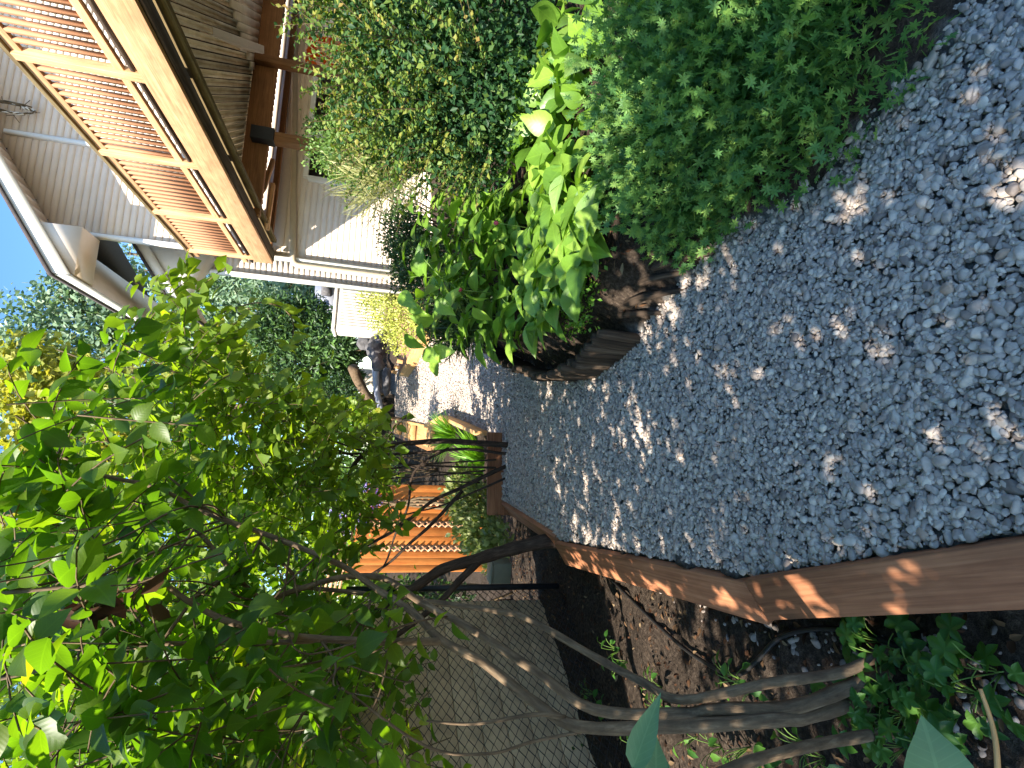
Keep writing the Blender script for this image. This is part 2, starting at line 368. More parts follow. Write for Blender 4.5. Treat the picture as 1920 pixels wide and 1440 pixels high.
def inpoly(x, y, poly):
    poly = np.asarray(poly, float); c = np.zeros(len(x), bool); j = len(poly)-1
    for i in range(len(poly)):
        xi, yi = poly[i]; xj, yj = poly[j]
        q = ((yi > y) != (yj > y)) & (x < (xj-xi)*(y-yi)/((yj-yi) or 1e-9)+xi); c ^= q; j = i
    return c
def samp(poly, n):
    poly = np.asarray(poly, float); lo, hi = poly.min(0), poly.max(0); out = np.zeros((0, 2))
    while len(out) < n:
        q = lo+(hi-lo)*rng.rand(n*2, 2); out = np.concatenate((out, q[inpoly(q[:, 0], q[:, 1], poly)]))
    return out[:n]

# ------------------------------------------------------------------ terrain
ZY = np.array([-6, 5.8, 7, 8.5, 10.5, 13, 18, 24, 60]); ZZ = np.array([0, 0, .04, .15, .36, .62, 1.15, 1.5, 1.9])
def zp(y): return np.interp(y, ZY, ZZ)
def G(x, y, off=0.):
    d = ray(x, y); lo, hi = .1, 60.
    for D in np.arange(.3, 60, .05):
        if CAMH + d[2]/d[1]*D <= zp(D)+off: break
    return EYE+d*(D/d[1])
RIGHT = [(2300, -250), (1850, 30), (1700, 190), (1560, 330), (1480, 385), (1380, 430), (1280, 540), (1210, 620), (1140, 680), (1060, 705), (1000, 685), (940, 655), (885, 620), (840, 600), (790, 625), (740, 690)]
LEFT = [(2300, 960), (1920, 1003), (1410, 1082), (1045, 1012), (942, 945), (940, 880), (912, 815), (845, 785), (815, 800), (740, 785)]
RG = np.array([G(*q)[:2] for q in RIGHT]); LG = np.array([G(*q)[:2] for q in LEFT])
LG = np.concatenate(([[LG[0][0]+.1, -3]], LG)); RG = np.concatenate(([[RG[0][0], -3]], RG))
def segdist(P, line):
    best = np.full(len(P), 1e9)
    for a, b in zip(line[:-1], line[1:]):
        ab = b-a; t_ = np.clip(((P-a)@ab)/(ab@ab+1e-12), 0, 1); best = np.minimum(best, np.linalg.norm(P-a-t_[:, None]*ab, axis=1))
    return best
PATH = np.concatenate((RG, LG[::-1]))
def sm(t_): t_ = np.clip(t_, 0, 1); return t_*t_*(3-2*t_)
def height(P):
    P = np.atleast_2d(np.asarray(P, float))[:, :2]; z = zp(P[:, 1]); ins = inpoly(P[:, 0], P[:, 1], PATH)
    dr = segdist(P, RG); dl = segdist(P, LG); right = (~ins) & (dr < dl); left = (~ins) & ~right
    near = P[:, 1] < 2.6
    rise = np.interp(P[:, 1], [1.8, 3.0, 6, 12, 20], [.06, .34, .38, .35, .2])
    z = z+np.where(right & (P[:, 1] < 24), rise*sm((dr-.02)/.25)+.25*sm((dr-.5)/4), 0)
    drop = np.interp(P[:, 1], [0, 2, 6, 9, 14, 20], [.20, .22, .35, .6, .8, .3])
    z = z-np.where(left & (P[:, 1] < 30), drop*sm((dl-.0)/.13)+.0*dl, 0)
    z = z-np.where(ins, .028, 0)
    return z, ins
def hz(x, y): return float(height([[x, y]])[0][0])
gx = np.concatenate((np.linspace(-60, -6, 14), np.linspace(-5.5, 5.5, 140), np.linspace(6, 60, 14)))
gy = np.concatenate((np.linspace(-20, -2, 6), np.linspace(-1.5, 9, 150), np.linspace(9.2, 22, 70), np.linspace(24, 400, 20)))
XX, YY = np.meshgrid(gx, gy); P = np.stack([XX.ravel(), YY.ravel()], 1); z, ins = height(P)
z += np.where(ins, 0, .012*np.sin(P[:, 0]*9.3)*np.sin(P[:, 1]*7.7)+.01*rng.normal(size=len(P))*(np.abs(P[:, 0]) < 5))
nx = len(gx); q = np.arange((len(gy)-1)*nx).reshape(-1, nx)[:, :-1].ravel()
FQ = np.stack([q, q+1, q+nx+1, q+nx], 1)
tag(mk('ground', np.column_stack([P, z]), (FQ.ravel(), np.full(len(FQ), 4, np.int32)), None, None, M['ground'], base=(0, 0, 0), smooth=True, mask=ins.astype(float)), kind='structure')

# gravel ----------------------------------------------------------
def stones(name, pts, sizes, shade):
    m = len(pts); me = bpy.data.meshes.new(name); me.vertices.add(m); me.vertices.foreach_set('co', pts.astype(np.float32).ravel())
    def at(n_, k, v, key): me.attributes.new(n_, k, 'POINT').data.foreach_set(key, np.ascontiguousarray(v).ravel())
    fl = np.stack([sizes*rng.uniform(.85, 1.35, m), sizes*rng.uniform(.65, 1., m), sizes*rng.uniform(.42, .75, m)], 1)*.5
    at('scl', 'FLOAT_VECTOR', fl.astype(np.float32), 'vector')
    ro = np.stack([rng.normal(0, .35, m), rng.normal(0, .35, m), rng.uniform(0, 6.28, m)], 1)
    at('rot', 'FLOAT_VECTOR', ro.astype(np.float32), 'vector'); at('pick', 'INT', rng.randint(0, 10, m).astype(np.int32), 'value')
    at('shade', 'FLOAT', shade.astype(np.float32), 'value')
    o = bpy.data.objects.new(name, me); COL.objects.link(o); me.materials.append(M['pebble'])
    g = bpy.data.node_groups.new(name, 'GeometryNodeTree'); g.interface.new_socket('Geometry', in_out='INPUT', socket_type='NodeSocketGeometry'); g.interface.new_socket('Geometry', in_out='OUTPUT', socket_type='NodeSocketGeometry')
    N = g.nodes; gi = N.new('NodeGroupInput'); go = N.new('NodeGroupOutput'); L = g.links.new
    g2i = N.new('GeometryNodeGeometryToInstance')
    for i in range(10):
        ic = N.new('GeometryNodeMeshIcoSphere'); ic.inputs['Radius'].default_value = 1; ic.inputs['Subdivisions'].default_value = 3
        no = N.new('ShaderNodeTexNoise'); no.noise_dimensions = '4D'; no.inputs['W'].default_value = i*7.3; no.inputs['Scale'].default_value = .75; no.inputs['Detail'].default_value = 1.2
        sb = N.new('ShaderNodeVectorMath'); sb.operation = 'SUBTRACT'; sb.inputs[1].default_value = (.5, .5, .5); L(no.outputs['Color'], sb.inputs[0])
        sc = N.new('ShaderNodeVectorMath'); sc.operation = 'SCALE'; sc.inputs['Scale'].default_value = 1.15; L(sb.outputs[0], sc.inputs[0])
        sp = N.new('GeometryNodeSetPosition'); L(ic.outputs[0], sp.inputs['Geometry']); L(sc.outputs[0], sp.inputs['Offset'])
        sh = N.new('GeometryNodeSetShadeSmooth'); L(sp.outputs[0], sh.inputs[0])
        sm_ = N.new('GeometryNodeSetMaterial'); sm_.inputs['Material'].default_value = M['pebble']; L(sh.outputs[0], sm_.inputs[0]); L(sm_.outputs[0], g2i.inputs[0])
    ip = N.new('GeometryNodeInstanceOnPoints'); L(gi.outputs[0], ip.inputs['Points']); L(g2i.outputs[0], ip.inputs['Instance']); ip.inputs['Pick Instance'].default_value = True
    def na(nm, dt):
        a = N.new('GeometryNodeInputNamedAttribute'); a.data_type = dt; a.inputs[0].default_value = nm; return a.outputs[0]
    L(na('pick', 'INT'), ip.inputs['Instance Index']); L(na('scl', 'FLOAT_VECTOR'), ip.inputs['Scale'])
    er = N.new('FunctionNodeEulerToRotation'); L(na('rot', 'FLOAT_VECTOR'), er.inputs[0]); L(er.outputs[0], ip.inputs['Rotation'])
    L(ip.outputs[0], go.inputs[0]); md = o.modifiers.new('stones', 'NODES'); md.node_group = g
    return o
PTS, SZ = [], []
for y0, y1, den, mu in ((-.2, 2.2, 9800, .0170), (2.2, 4, 6600, .0195), (4, 6, 3800, .025), (6, 9, 2100, .031), (9, 12, 1500, .036), (12, 20, 700, .046)):
    m = int((y1-y0)*6*den); q = np.stack([rng.uniform(-3, 3, m), rng.uniform(y0, y1, m)], 1)
    keep = inpoly(q[:, 0], q[:, 1], PATH)
    if y0 < 3:
        keep |= (segdist(q, RG) < .22*rng.rand(m)) & (q[:, 0] > 0)
    keep &= ~((segdist(q, LG) < .010) & (q[:, 0] < 0))
    q = q[keep]; s_ = mu*np.exp(rng.normal(0, .40, len(q)))
    PTS.append(np.column_stack([q, zp(q[:, 1])-.010+rng.uniform(-.009, .010, len(q))-np.minimum(s_*.1, .01)])); SZ.append(s_)
PTS = np.concatenate(PTS); SZ = np.concatenate(SZ)
big = rng.rand(len(PTS)) < .03; SZ[big] *= 1.4; SZ = np.minimum(SZ, .044)
# random tone for each pebble
sh_ = np.clip(.5+.24*rng.normal(size=len(PTS)), 0, .88); brown = rng.rand(len(PTS)); sh_ = np.where(brown < .022, .93, np.where(brown > .96, 1., sh_))
tag(stones('gravel', PTS, SZ, sh_), 'grey river pebbles covering the curving garden path', 'gravel', kind='stuff')
m = 5200; q = np.stack([rng.uniform(-2.4, -.2, m), rng.uniform(.2, 3.2, m)], 1); zz, inn = height(q)
k = (~inn) & (segdist(q, LG) < np.interp(q[:, 1], [.3, 1.4, 3], [1.2, .55, .25])*rng.rand(m)**.6) & (q[:, 0] < np.interp(q[:, 1], LG[:, 1], LG[:, 0])-.22); q = q[k]
tag(stones('spilled_pebbles', np.column_stack([q, zz[k]+.002]), (.02*np.exp(rng.normal(0, .4, len(q)))), np.clip(rng.normal(.12, .12, len(q)), 0, .6)), 'dark pebbles spilled on the soil left of the boards', 'pebbles', kind='stuff')

# ------------------------------------------------------------------ house and balcony deck
hd = ray(719, 865); hf = unit([hd[0], hd[1], 0]); hr = np.array([hf[1], -hf[0], 0])
D0 = O(512, 495, 10.0)
def HP(a, b, z): return np.array([D0[0], D0[1], 0])+hf*a+hr*b+np.array([0, 0, z])
def HR(x, y, a):
    d = ray(x, y); t_ = (a+(np.array([D0[0], D0[1], 0])-EYE)@hf)/(d@hf); P_ = EYE+d*t_
    return (P_-np.array([D0[0], D0[1], 0]))@hr, P_[2]
ZB = D0[2]
house = thing('house', HP(1.5, 2, .6), 'large beige lap sided house with gabled roof behind the deck', 'house')
def lap(mb, a, b0, b1, z0, top, step=.105):
    """lap siding on the plane at depth a, from b0 to b1; top(b) gives its upper limit"""
    z = z0
    while z < 9.5:
        n_ = 1; bs = [b0, b1]
        if top(b1) < z and top(b0) < z: break
        # clip against the raked top
        lo = b0
        if top(b0) < z:
            k_ = [b for b in np.linspace(b0, b1, 200) if top(b) >= z]
            if not k_: break
            lo = k_[0]
        V = [HP(a, lo, z), HP(a, b1, z), HP(a, b1, z+step), HP(a, lo, z+step), HP(a-.014, lo, z), HP(a-.014, b1, z), HP(a-.005, b1, z+step), HP(a-.005, lo, z+step)]
        mb.add(V, [(4, 7, 6, 5), (0, 4, 5, 1), (0, 3, 7, 4), (1, 5, 6, 2), (3, 2, 6, 7), (0, 1, 2, 3)]); z += step
WA = .30
bL, _ = HR(640, 497, WA)
OV = -.35
e1 = HR(0, 343, OV); e2 = HR(98, 512, OV); rs = (e1[1]-e2[1])/(e1[0]-e2[0])
def rake(b): return e2[1]+rs*(b-e2[0])
mb = MB(); lap(mb, WA, bL, bL+9, .5, lambda b: rake(b)-.16); mb.build('wall', M['siding'], house)
bB, _ = HR(640, 537, 1.8)
mb = MB(); F2 = HR(312, 552, 1.2); F1 = HR(267, 478, 1.2); lap(mb, 1.8, bB, bL+.6, .5, lambda b: F2[1]+(F1[1]-F2[1])/(F1[0]-F2[0])*(b-F2[0])-.06); mb.build('wall', M['siding'], house)
mb = MB(); mb.beam(HP(WA-.03, bL-.02, .5), HP(WA-.03, bL-.02, rake(bL)-.2), .13, .06, up=hr); mb.build('corner_board', M['trim'], house)
mb = MB(); mb.beam(HP(1.8-.03, bB, .5), HP(1.8-.03, bB, F2[1]+.05), .17, .06, up=hr); mb.build('corner_board', M['trim'], house)
bW, _ = HR(60, 257, WA)
mb = MB(); mb.beam(HP(WA-.03, bW, ZB+.6), HP(WA-.03, bW, rake(bW)-.3), .10, .07, up=hr); mb.build('corner_board', M['trim'], house)
# roof slab, soffit, fascia along the rake
def slab(mb, a0, a1, b0, b1, lo, hi, rk):
    mb.hexa([HP(a0, b0, rk(b0)+lo), HP(a0, b1, rk(b1)+lo), HP(a1, b1, rk(b1)+lo), HP(a1, b0, rk(b0)+lo)], [HP(a0, b0, rk(b0)+hi), HP(a0, b1, rk(b1)+hi), HP(a1, b1, rk(b1)+hi), HP(a1, b0, rk(b0)+hi)])
mb = MB(); slab(mb, OV-.05, 5, e2[0]-.05, e2[0]+8, .0, .06, rake); mb.build('roof', M['roof'], house)
mb = MB(); slab(mb, OV-.02, OV+.02, e2[0], e2[0]+8, -.24, -.003, rake); mb.build('fascia_board', M['trim'], house)
mb = MB(); slab(mb, OV+.022, OV+.20, e2[0], e2[0]+8, -.20, -.17, rake); mb.build('barge_trim', M['trim'], house)
mb = MB()
for i in range(40):
    b0 = e2[0]+.02+i*.19; slab(mb, OV+.022, WA-.02, b0, b0+.182, -.165, -.15, rake)
mb.build('soffit', M['siding'], house)
mb = MB(); slab(mb, WA-.018, 4.88, e2[0]+.022, bL+.05, -.165, -.15, rake); mb.build('soffit', M['siding'], house)
mb = MB(); slab(mb, OV+.02, 4.9, e2[0]-.02, e2[0]+.02, -.24, -.003, rake); mb.build('eave_board', M['trim'], house)
zz0 = rake(e2[0])
mb = MB(); mb.hexa([HP(OV+.05, e2[0]+.03, zz0-.26), HP(OV+.05, bL-.1, zz0-.26), HP(WA-.05, bL-.1, zz0-.26), HP(WA-.05, e2[0]+.03, zz0-.26)],
                   [HP(OV+.05, e2[0]+.03, zz0-.17), HP(OV+.05, bL-.1, rake(bL-.1)-.17), HP(WA-.05, bL-.1, rake(bL-.1)-.17), HP(WA-.05, e2[0]+.03, zz0-.17)]); mb.build('eave_return', M['siding'], house)
# lower roof on the rear wing
f1 = HR(267, 478, 1.2); f2 = HR(312, 552, 1.2); r2 = (f1[1]-f2[1])/(f1[0]-f2[0])
def rake2(b): return f2[1]+r2*(b-f2[0])
mb = MB(); slab(mb, 1.15, 4, f2[0]-.04, bB+.45, 0, .06, rake2); mb.build('roof', M['roof'], house)
mb = MB(); slab(mb, 1.25, 3.9, f2[0]+.02, bB+.45, -.03, -.004, rake2); mb.build('soffit', M['siding'], house)
mb = MB(); slab(mb, 1.18, 1.24, f2[0], bB+.45, -.20, -.003, rake2); mb.build('fascia_board', M['trim'], house)
mb = MB(); mb.hexa([HP(1.26, f2[0]+.02, f2[1]-.18), HP(1.26, bB+.2, f2[1]-.62), HP(1.7, bB+.2, f2[1]-.62), HP(1.7, f2[0]+.02, f2[1]-.18)],
                   [HP(1.26, f2[0]+.02, f2[1]-.02), HP(1.26, bB+.2, rake2(bB+.2)-.02), HP(1.7, bB+.2, rake2(bB+.2)-.02), HP(1.7, f2[0]+.02, f2[1]-.02)]); mb.build('eave_return', M['trim'], house)
# downspout pipe along and down the wall
pp = [HR(553, 60, WA-.09), HR(551, 300, WA-.09), HR(549, 470, WA-.09), HR(553, 494, WA-.09), HR(580, 500, WA-.09), HR(735, 520, WA-.09)]
pp = [np.array(HP(WA-.09, b, z_)) for b, z_ in pp]; pp = np.concatenate((pp[:2], spline(pp[2:5], 5), [pp[5], pp[5]*[1, 1, 0]+[0, 0, .6]]))
mb = MB(); mb.tube(pp, .055, 10); mb.build('downspout', M['tan'], house, smooth=True)
# band board under the deck
mb = MB(); c0 = HR(562, 200, WA-.04)
mb.beam(HP(WA-.04, bL+.2, HR(528, 400, WA-.04)[1]), HP(WA-.04, bL+8, HR(528, 400, WA-.04)[1]), .05, .16); mb.build('band_board', M['siding'], house)
# window
wl = HR(640, 345, WA-.03)[0]; wr = HR(620, 130, WA-.03)[0]; wt = HR(583, 240, WA-.03)[1]; wb_ = wt-1.3
win = None
mb = MB(); aw = WA-.05
for A_, B_ in (((wl, wt), (wr, wt)), ((wl, wb_), (wr, wb_))): mb.beam(HP(aw, *A_), HP(aw, *B_), .09, .09)
for bb in (wl, wl+(wr-wl)*.38, wr): mb.beam(HP(aw, bb, wb_+.045), HP(aw, bb, wt-.045), .09, .088, up=hr)
win = mb.build('window', M['trim'], house, bevel=.006)
mb = MB(); mb.beam(HP(WA-.03, wl+.04, (wt+wb_)/2), HP(WA-.03, wr-.04, (wt+wb_)/2), .012, wt-wb_-.05); mb.build('pane', M['glass'], win)
# wreath-like twig light
wc_ = HP(WA-.12, *HR(22, 205, WA-.12))
wr_ = thing('hanging_wreath', wc_, 'pale twig and driftwood wreath hung high on the beige wall', 'wreath')
mb = MB(); mb2 = MB()
for k in range(26):
    a0 = rng.rand()*6.28; a1 = a0+rng.uniform(.5, 1.6); aa = np.linspace(a0, a1, 5); rr = .17+.025*rng.normal()
    P_ = np.array([wc_+hr*(math.cos(q)*rr*.45)+np.array([0, 0, math.sin(q)*rr*1.7])-hf*(.03+.03*rng.rand()) for q in aa]); (mb if k % 3 else mb2).tube(P_, rng.uniform(.008, .016), 5)
for k in range(14):
    q = rng.rand()*6.28; P0 = wc_+hr*(math.cos(q)*.08)+np.array([0, 0, math.sin(q)*.3]); mb.tube(np.array([P0, P0+rng.normal(size=3)*[.05, .05, .07]]), .006, 4)
mb.build('twig_ring', M['twig'], wr_); mb2.build('pale_wood', M['plastic'], wr_)

deck = thing('balcony_deck', HP(0, 0, .5), 'raised cedar balcony deck with baluster railing on posts against house', 'deck')
FH = .30; LN = 7.0
fo = MB().beam(HP(-LN, .02, ZB+FH/2), HP(0, .02, ZB+FH/2), .045, FH); fo.build('fascia_board', M['deckwood'], deck, bevel=.004)
ztop = HR(350, 486, 0)[1]; zbot = HR(455, 492, 0)[1]
MB().beam(HP(-LN, .06, ztop-.02), HP(.2, .06, ztop-.02), .10, .045).build('top_rail', M['oldwood'], deck, bevel=.004)
MB().beam(HP(-LN, .06, ztop-.085), HP(.2, .06, ztop-.085), .04, .085).build('sub_rail', M['deckwood'], deck, bevel=.004)
MB().beam(HP(-LN, .06, zbot), HP(.2, .06, zbot), .05, .075).build('bottom_rail', M['deckwood'], deck, bevel=.004)
def dupe(src, off, parent):
    c = src.copy(); COL.objects.link(c); c.parent = parent; c.location = Vector(src.location)+Vector(tuple(off)); ORG[c] = ORG[src]; return c
post_a = [-6.1, -4.55, -3.05, -1.55, -.12]
pst = MB().beam(HP(post_a[0], .045, ZB+FH-.03), HP(post_a[0], .045, ztop-.045), .085, .085, up=hr).build('rail_post', M['deckwood'], deck, bevel=.005)
for a_ in post_a[1:]: dupe(pst, hf*(a_-post_a[0]), deck)
bal = MB().beam(HP(-LN+.05, .06, zbot+.038), HP(-LN+.05, .06, ztop-.128), .036, .036, up=hr).build('baluster', M['balwood'], deck)
a_ = -LN+.05; step = .112
while a_ < -.05:
    a_ += step
    if min(abs(a_-q) for q in post_a) > .07: dupe(bal, hf*(a_+LN-.05), deck)
# edge trim and dark rim under the fascia
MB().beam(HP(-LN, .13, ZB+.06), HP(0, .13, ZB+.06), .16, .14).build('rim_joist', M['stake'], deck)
MB().beam(HP(-LN, .34, ZB+.0), HP(-.2, .34, ZB+.0), .06, .12).build('inner_joist', M['oldwood'], deck, bevel=.004)
# main beam crossing under the deck, second beam, posts
ab = -1.45
zt = HR(455, 300, ab)[1]; zb = HR(500, 300, ab)[1]
MB().beam(HP(ab, .20, (zt+zb)/2), HP(ab, 7, (zt+zb)/2), .09, zt-zb).build('beam', M['deckdark'], deck, bevel=.005)
zt2 = HR(529, 200, -.1)[1]; zb2 = HR(539, 200, -.1)[1]
MB().beam(HP(-.1, .25, (zt2+zb2)/2), HP(-.1, 7, (zt2+zb2)/2), .09, zt2-zb2).build('beam', M['deckdark'], deck, bevel=.005)
def dpost(x, y, a, w, zt_, mat='deckdark'):
    b, _ = HR(x, y, a); p_ = HP(a, b, 0)
    return MB().beam(HP(a, b, hz(p_[0], p_[1])-.05), HP(a, b, zt_), w, w, up=hr).build('deck_post', M[mat], deck, bevel=.006), b
P1, b1_ = dpost(520, 118, ab-.1, .12, zt+.02)
P2, b2_ = dpost(560, 268, ab-.07, .15, zb+.03)
MB().beam(HP(ab-.10, b2_, HR(515, 262, ab-.1)[1]), HP(ab-.10, b2_, HR(472, 252, ab-.1)[1]), .19, .20, up=hr).build('bracket', M['bracket'], P2, bevel=.004)
# braces under the deck's outer corner
for (x1, y1, x2, y2) in ((472, 385, 495, 352), (495, 352, 512, 300), (500, 430, 512, 345)):
    A_ = HP(ab+.5, *HR(x1, y1, ab+.5)); B_ = HP(ab+.5, *HR(x2, y2, ab+.5)); MB().beam(A_, B_, .09, .06).build('brace', M['deckwood'], deck)
# ribbed panel ceiling
def ribs(name, a0, a1, b0, b1, z0, z1, pit, mat):
    mb = MB(); n_ = int((b1-b0)/pit)
    for i in range(n_):
        b = b0+i*pit; V = []
        for a_, z_ in ((a0, z0), (a1, z1)):
            V += [HP(a_, b, z_), HP(a_, b+pit*.74, z_), HP(a_, b+pit*.76, z_+.05), HP(a_, b+pit*.99, z_+.05), HP(a_, b+pit, z_)]
        mb.add(V, [(k, k+5, k+6, k+1) for k in range(4)])
    return mb.build(name, mat, deck)
zc = zt+.04
def diag(name, a0, a1, b0, b1, z0, pit, gap, mat, ang=.63):
    """deck boards laid at an angle, seen from below"""
    ca, sa = math.cos(ang), math.sin(ang); mb = MB(); w = -abs(b1-b0)*2
    while w < (abs(b1-b0)+abs(a1-a0))*1.5:
        lo, hi = -50., 50.        # clip the line (a,b) = w*(-sa,ca) + t*(ca,sa) to the rectangle
        for p_, q_, l_, h_ in ((w*-sa, ca, a0, a1), (w*ca, sa, b0, b1)):
            t0, t1 = sorted(((l_-p_)/q_, (h_-p_)/q_)); lo, hi = max(lo, t0), min(hi, t1)
        if hi-lo > .15:
            A_ = HP(w*-sa+lo*ca, w*ca+lo*sa, z0+.004*rng.rand()); B_ = HP(w*-sa+hi*ca, w*ca+hi*sa, z0+.004*rng.rand()); mb.beam(A_, B_, pit-gap, .03)
        w += pit
    return mb.build(name, mat, deck)
bq_ = HR(400, 62, -2.2)[0]
diag('deck_boards', -LN, .15, .10, 6.2, ZB+FH+.02, .092, .016, M['under'])
MB().beam(HP(-LN, 3.14, ZB+FH+.075), HP(.2, 3.14, ZB+FH+.075), 6.2, .03).build('sun_stop_sheet', M['stake'], deck)  # dark sheet added above the boards to block sun through their gaps
diag('pale_panel', -4.6, ab-.05, bq_, bq_+2.2, ZB+FH-.04, .11, .012, M['ribwhite'])
MB().beam(HP(ab-.06, HR(440, 175, ab-.06)[0], HR(433, 175, ab-.06)[1]), HP(ab-.06, HR(440, 90, ab-.06)[0], HR(433, 90, ab-.06)[1]), .03, .26).build('end_board', M['deckdark'], deck)
# white gutter trough under the panels
gA = HP(-3.6, *HR(325, 45, -3.6)); gB = HP(-1.9, *HR(478, 97, -1.9))
gut = MB(); gut.beam(gA, gB, .02, .24); gut.beam(gA+hr*.06-np.array([0, 0, .11]), gB+hr*.06-np.array([0, 0, .11]), .10, .02); gut.beam(gA-hr*.012+np.array([0, 0, .12]), gB-hr*.012+np.array([0, 0, .12]), .05, .035)
go_ = gut.build('gutter', M['trim'], deck, bevel=.004)
lb = LB(); m = 260; t_ = rng.rand(m); lb.scatter(L_MID, gA+(gB-gA)*t_[:, None]+hr*rng.uniform(.0, .1, (m, 1))+np.array([0, 0, 1])*rng.uniform(.09, .16, (m, 1)), rdir(m), (0, 0, 1), .04); lb.build('leaves', M['dead'], go_)
# ragged white bag
bc = HP(-3.7, *HR(293, 6, -3.7)); V_, F_ = [], []
me = bpy.data.meshes.new('tmp'); import bmesh; bm = bmesh.new(); bmesh.ops.create_icosphere(bm, subdivisions=3, radius=1)
vv = np.array([v.co[:] for v in bm.verts]); ff = [tuple(v.index for v in f.verts) for f in bm.faces]; bm.free(); bpy.data.meshes.remove(me)
wv = 1+.16*np.sin(vv[:, 0]*6+2)*np.sin(vv[:, 1]*7)+.13*np.sin(vv[:, 2]*8+1)
tag(mk('bundle', bc+vv*wv[:, None]*[.16, .14, .12], ff, np.full(len(vv), .5), vv, M['plastic']), 'crumpled whitish bundle tucked under the deck edge', 'bundle')
ICO = (vv, ff)
# orange cloth
oc = [HR(572, 122, ab+.3), HR(572, 62, ab+.3)]; n_ = 28; V_, C_, F_ = [], [], []
for i in range(n_+1):
    for j in range(9):
        b = oc[0][0]+(oc[1][0]-oc[0][0])*i/n_; z_ = oc[0][1]-j*.11; V_.append(HP(ab+.3+.045*math.sin(i*1.35)+.01*math.sin(j), b, z_)); C_.append((b, 0, z_))
F_ = [(i*9+j, (i+1)*9+j, (i+1)*9+j+1, i*9+j+1) for i in range(n_) for j in range(8)]
cl = tag(mk('curtain', V_, F_, np.full(len(V_), .5), C_, M['orange'], smooth=True), 'orange and white patterned cloth hanging in folds beneath the deck', 'curtain')
so_ = cl.modifiers.new('thick', 'SOLIDIFY'); so_.thickness = .004

# ------------------------------------------------------------------ retaining boards along the left of the path
def plank(P0, P1, width, thick, tilt, name, label, mat, ext=0, group='timber boards edging the gravel path'):
    P0 = np.asarray(P0, float); P1 = np.asarray(P1, float); d = unit(P1-P0); P0 = P0-d*ext; side = unit(np.cross((0, 0, 1), d)); side = side if side[0] < 0 or abs(side[0]) < .3 else -side
    w = side*math.cos(tilt)-np.array([0, 0, 1])*math.sin(tilt); nn = unit(np.cross(d, w)); nn = nn if nn[2] > 0 else -nn
    c0 = P0+w*width/2; c1 = P1+w*width/2; o = MB().beam(c0, c1, width, thick, up=nn).build(name, mat, bevel=.005)
    return tag(o, label, 'board', group)
up_ = np.array([0, 0, .022])
b1a, b1b = G(2150, 975), G(1410, 1084)
plank(b1a+up_, b1b+up_, .165, .045, .45, 'retaining_board', 'broad reddish brown board nearest the camera at the path edge', M['board'])
b2a, b2b = G(1403, 1086), G(1047, 1016)
plank(b2a+up_*.2, b2b+up_, .20, .045, .55, 'retaining_board', 'sun dappled orange brown board, next after the broad near one', M['board'])
b3a, b3b = G(1046, 1004), G(945, 941)
plank(b3a+up_, b3b+up_, .20, .045, .75, 'retaining_board', 'short tan board beside the dark leaning trunk and leafy mound', M['board'])
c4a, c4b = G(941, 966), G(940, 812)
zt4 = .14
o = MB().beam(c4a+[0, 0, .03], c4b+[0, 0, .03], .05, .30).build('retaining_board', M['board'], bevel=.005); tag(o, 'shaded board set across behind the thin dark stems', 'board', 'timber boards edging the gravel path')
c5a, c5b = G(915, 813), G(845, 783)
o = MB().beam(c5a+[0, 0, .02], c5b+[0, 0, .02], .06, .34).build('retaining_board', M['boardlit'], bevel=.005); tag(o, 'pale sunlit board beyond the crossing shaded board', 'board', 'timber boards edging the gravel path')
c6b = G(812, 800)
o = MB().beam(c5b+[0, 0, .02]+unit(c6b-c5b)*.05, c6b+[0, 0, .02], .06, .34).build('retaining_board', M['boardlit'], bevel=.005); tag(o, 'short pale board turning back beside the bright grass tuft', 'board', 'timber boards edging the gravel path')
# step boxes on the far left edge
sp0, sp1 = G(812, 802), G(735, 785)
st = thing('edging_steps', (sp0+sp1)/2, 'stepped sawn lumber edging with dark notches on the far left of the path', 'steps')
d_ = unit(sp1-sp0); Ls = np.linalg.norm(sp1-sp0)
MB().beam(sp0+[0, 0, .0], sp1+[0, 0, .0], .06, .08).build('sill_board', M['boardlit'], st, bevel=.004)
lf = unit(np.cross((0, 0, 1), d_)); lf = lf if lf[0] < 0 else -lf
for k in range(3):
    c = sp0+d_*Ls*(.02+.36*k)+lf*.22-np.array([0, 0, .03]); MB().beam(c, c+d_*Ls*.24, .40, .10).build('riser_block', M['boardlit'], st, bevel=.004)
MB().beam(sp0+lf*.3-np.array([0, 0, .16]), sp1+lf*.3-np.array([0, 0, .16]), .5, .12).build('back_board', M['deckdark'], st)
# raised bed with orange boards on the right far side
q0, q1, q2 = O(800, 645, 12.5), O(755, 678, 13.6), O(712, 700, 14.8)
stp = thing('raised_bed', q1-[0, 0, .3], 'orange board raised bed with notched stringer and reddish chips', 'raised bed')
zq = [zp(q[1])+.12 for q in (q0, q1, q2)]
P0, P1, P2_ = [np.array([q[0], q[1], z_]) for q, z_ in zip((q0, q1, q2), zq)]
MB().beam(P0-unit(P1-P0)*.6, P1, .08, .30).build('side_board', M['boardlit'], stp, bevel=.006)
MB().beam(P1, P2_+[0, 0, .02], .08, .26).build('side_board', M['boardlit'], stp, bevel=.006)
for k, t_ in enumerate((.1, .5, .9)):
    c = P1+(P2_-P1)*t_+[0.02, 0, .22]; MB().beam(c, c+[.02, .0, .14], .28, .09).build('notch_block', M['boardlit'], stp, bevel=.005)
mb = MB(); V_ = [P0+[-.0, 0, .1], P1+[.03, 0, .12], P2_+[.03, .1, .12], P2_+[2., .6, .45], P0+[2.2, .2, .4]]
Vc = np.mean(V_, 0)+[.2, 0, .12]; mb.add(V_+[Vc], [(i, (i+1) % 5, 5) for i in range(5)])
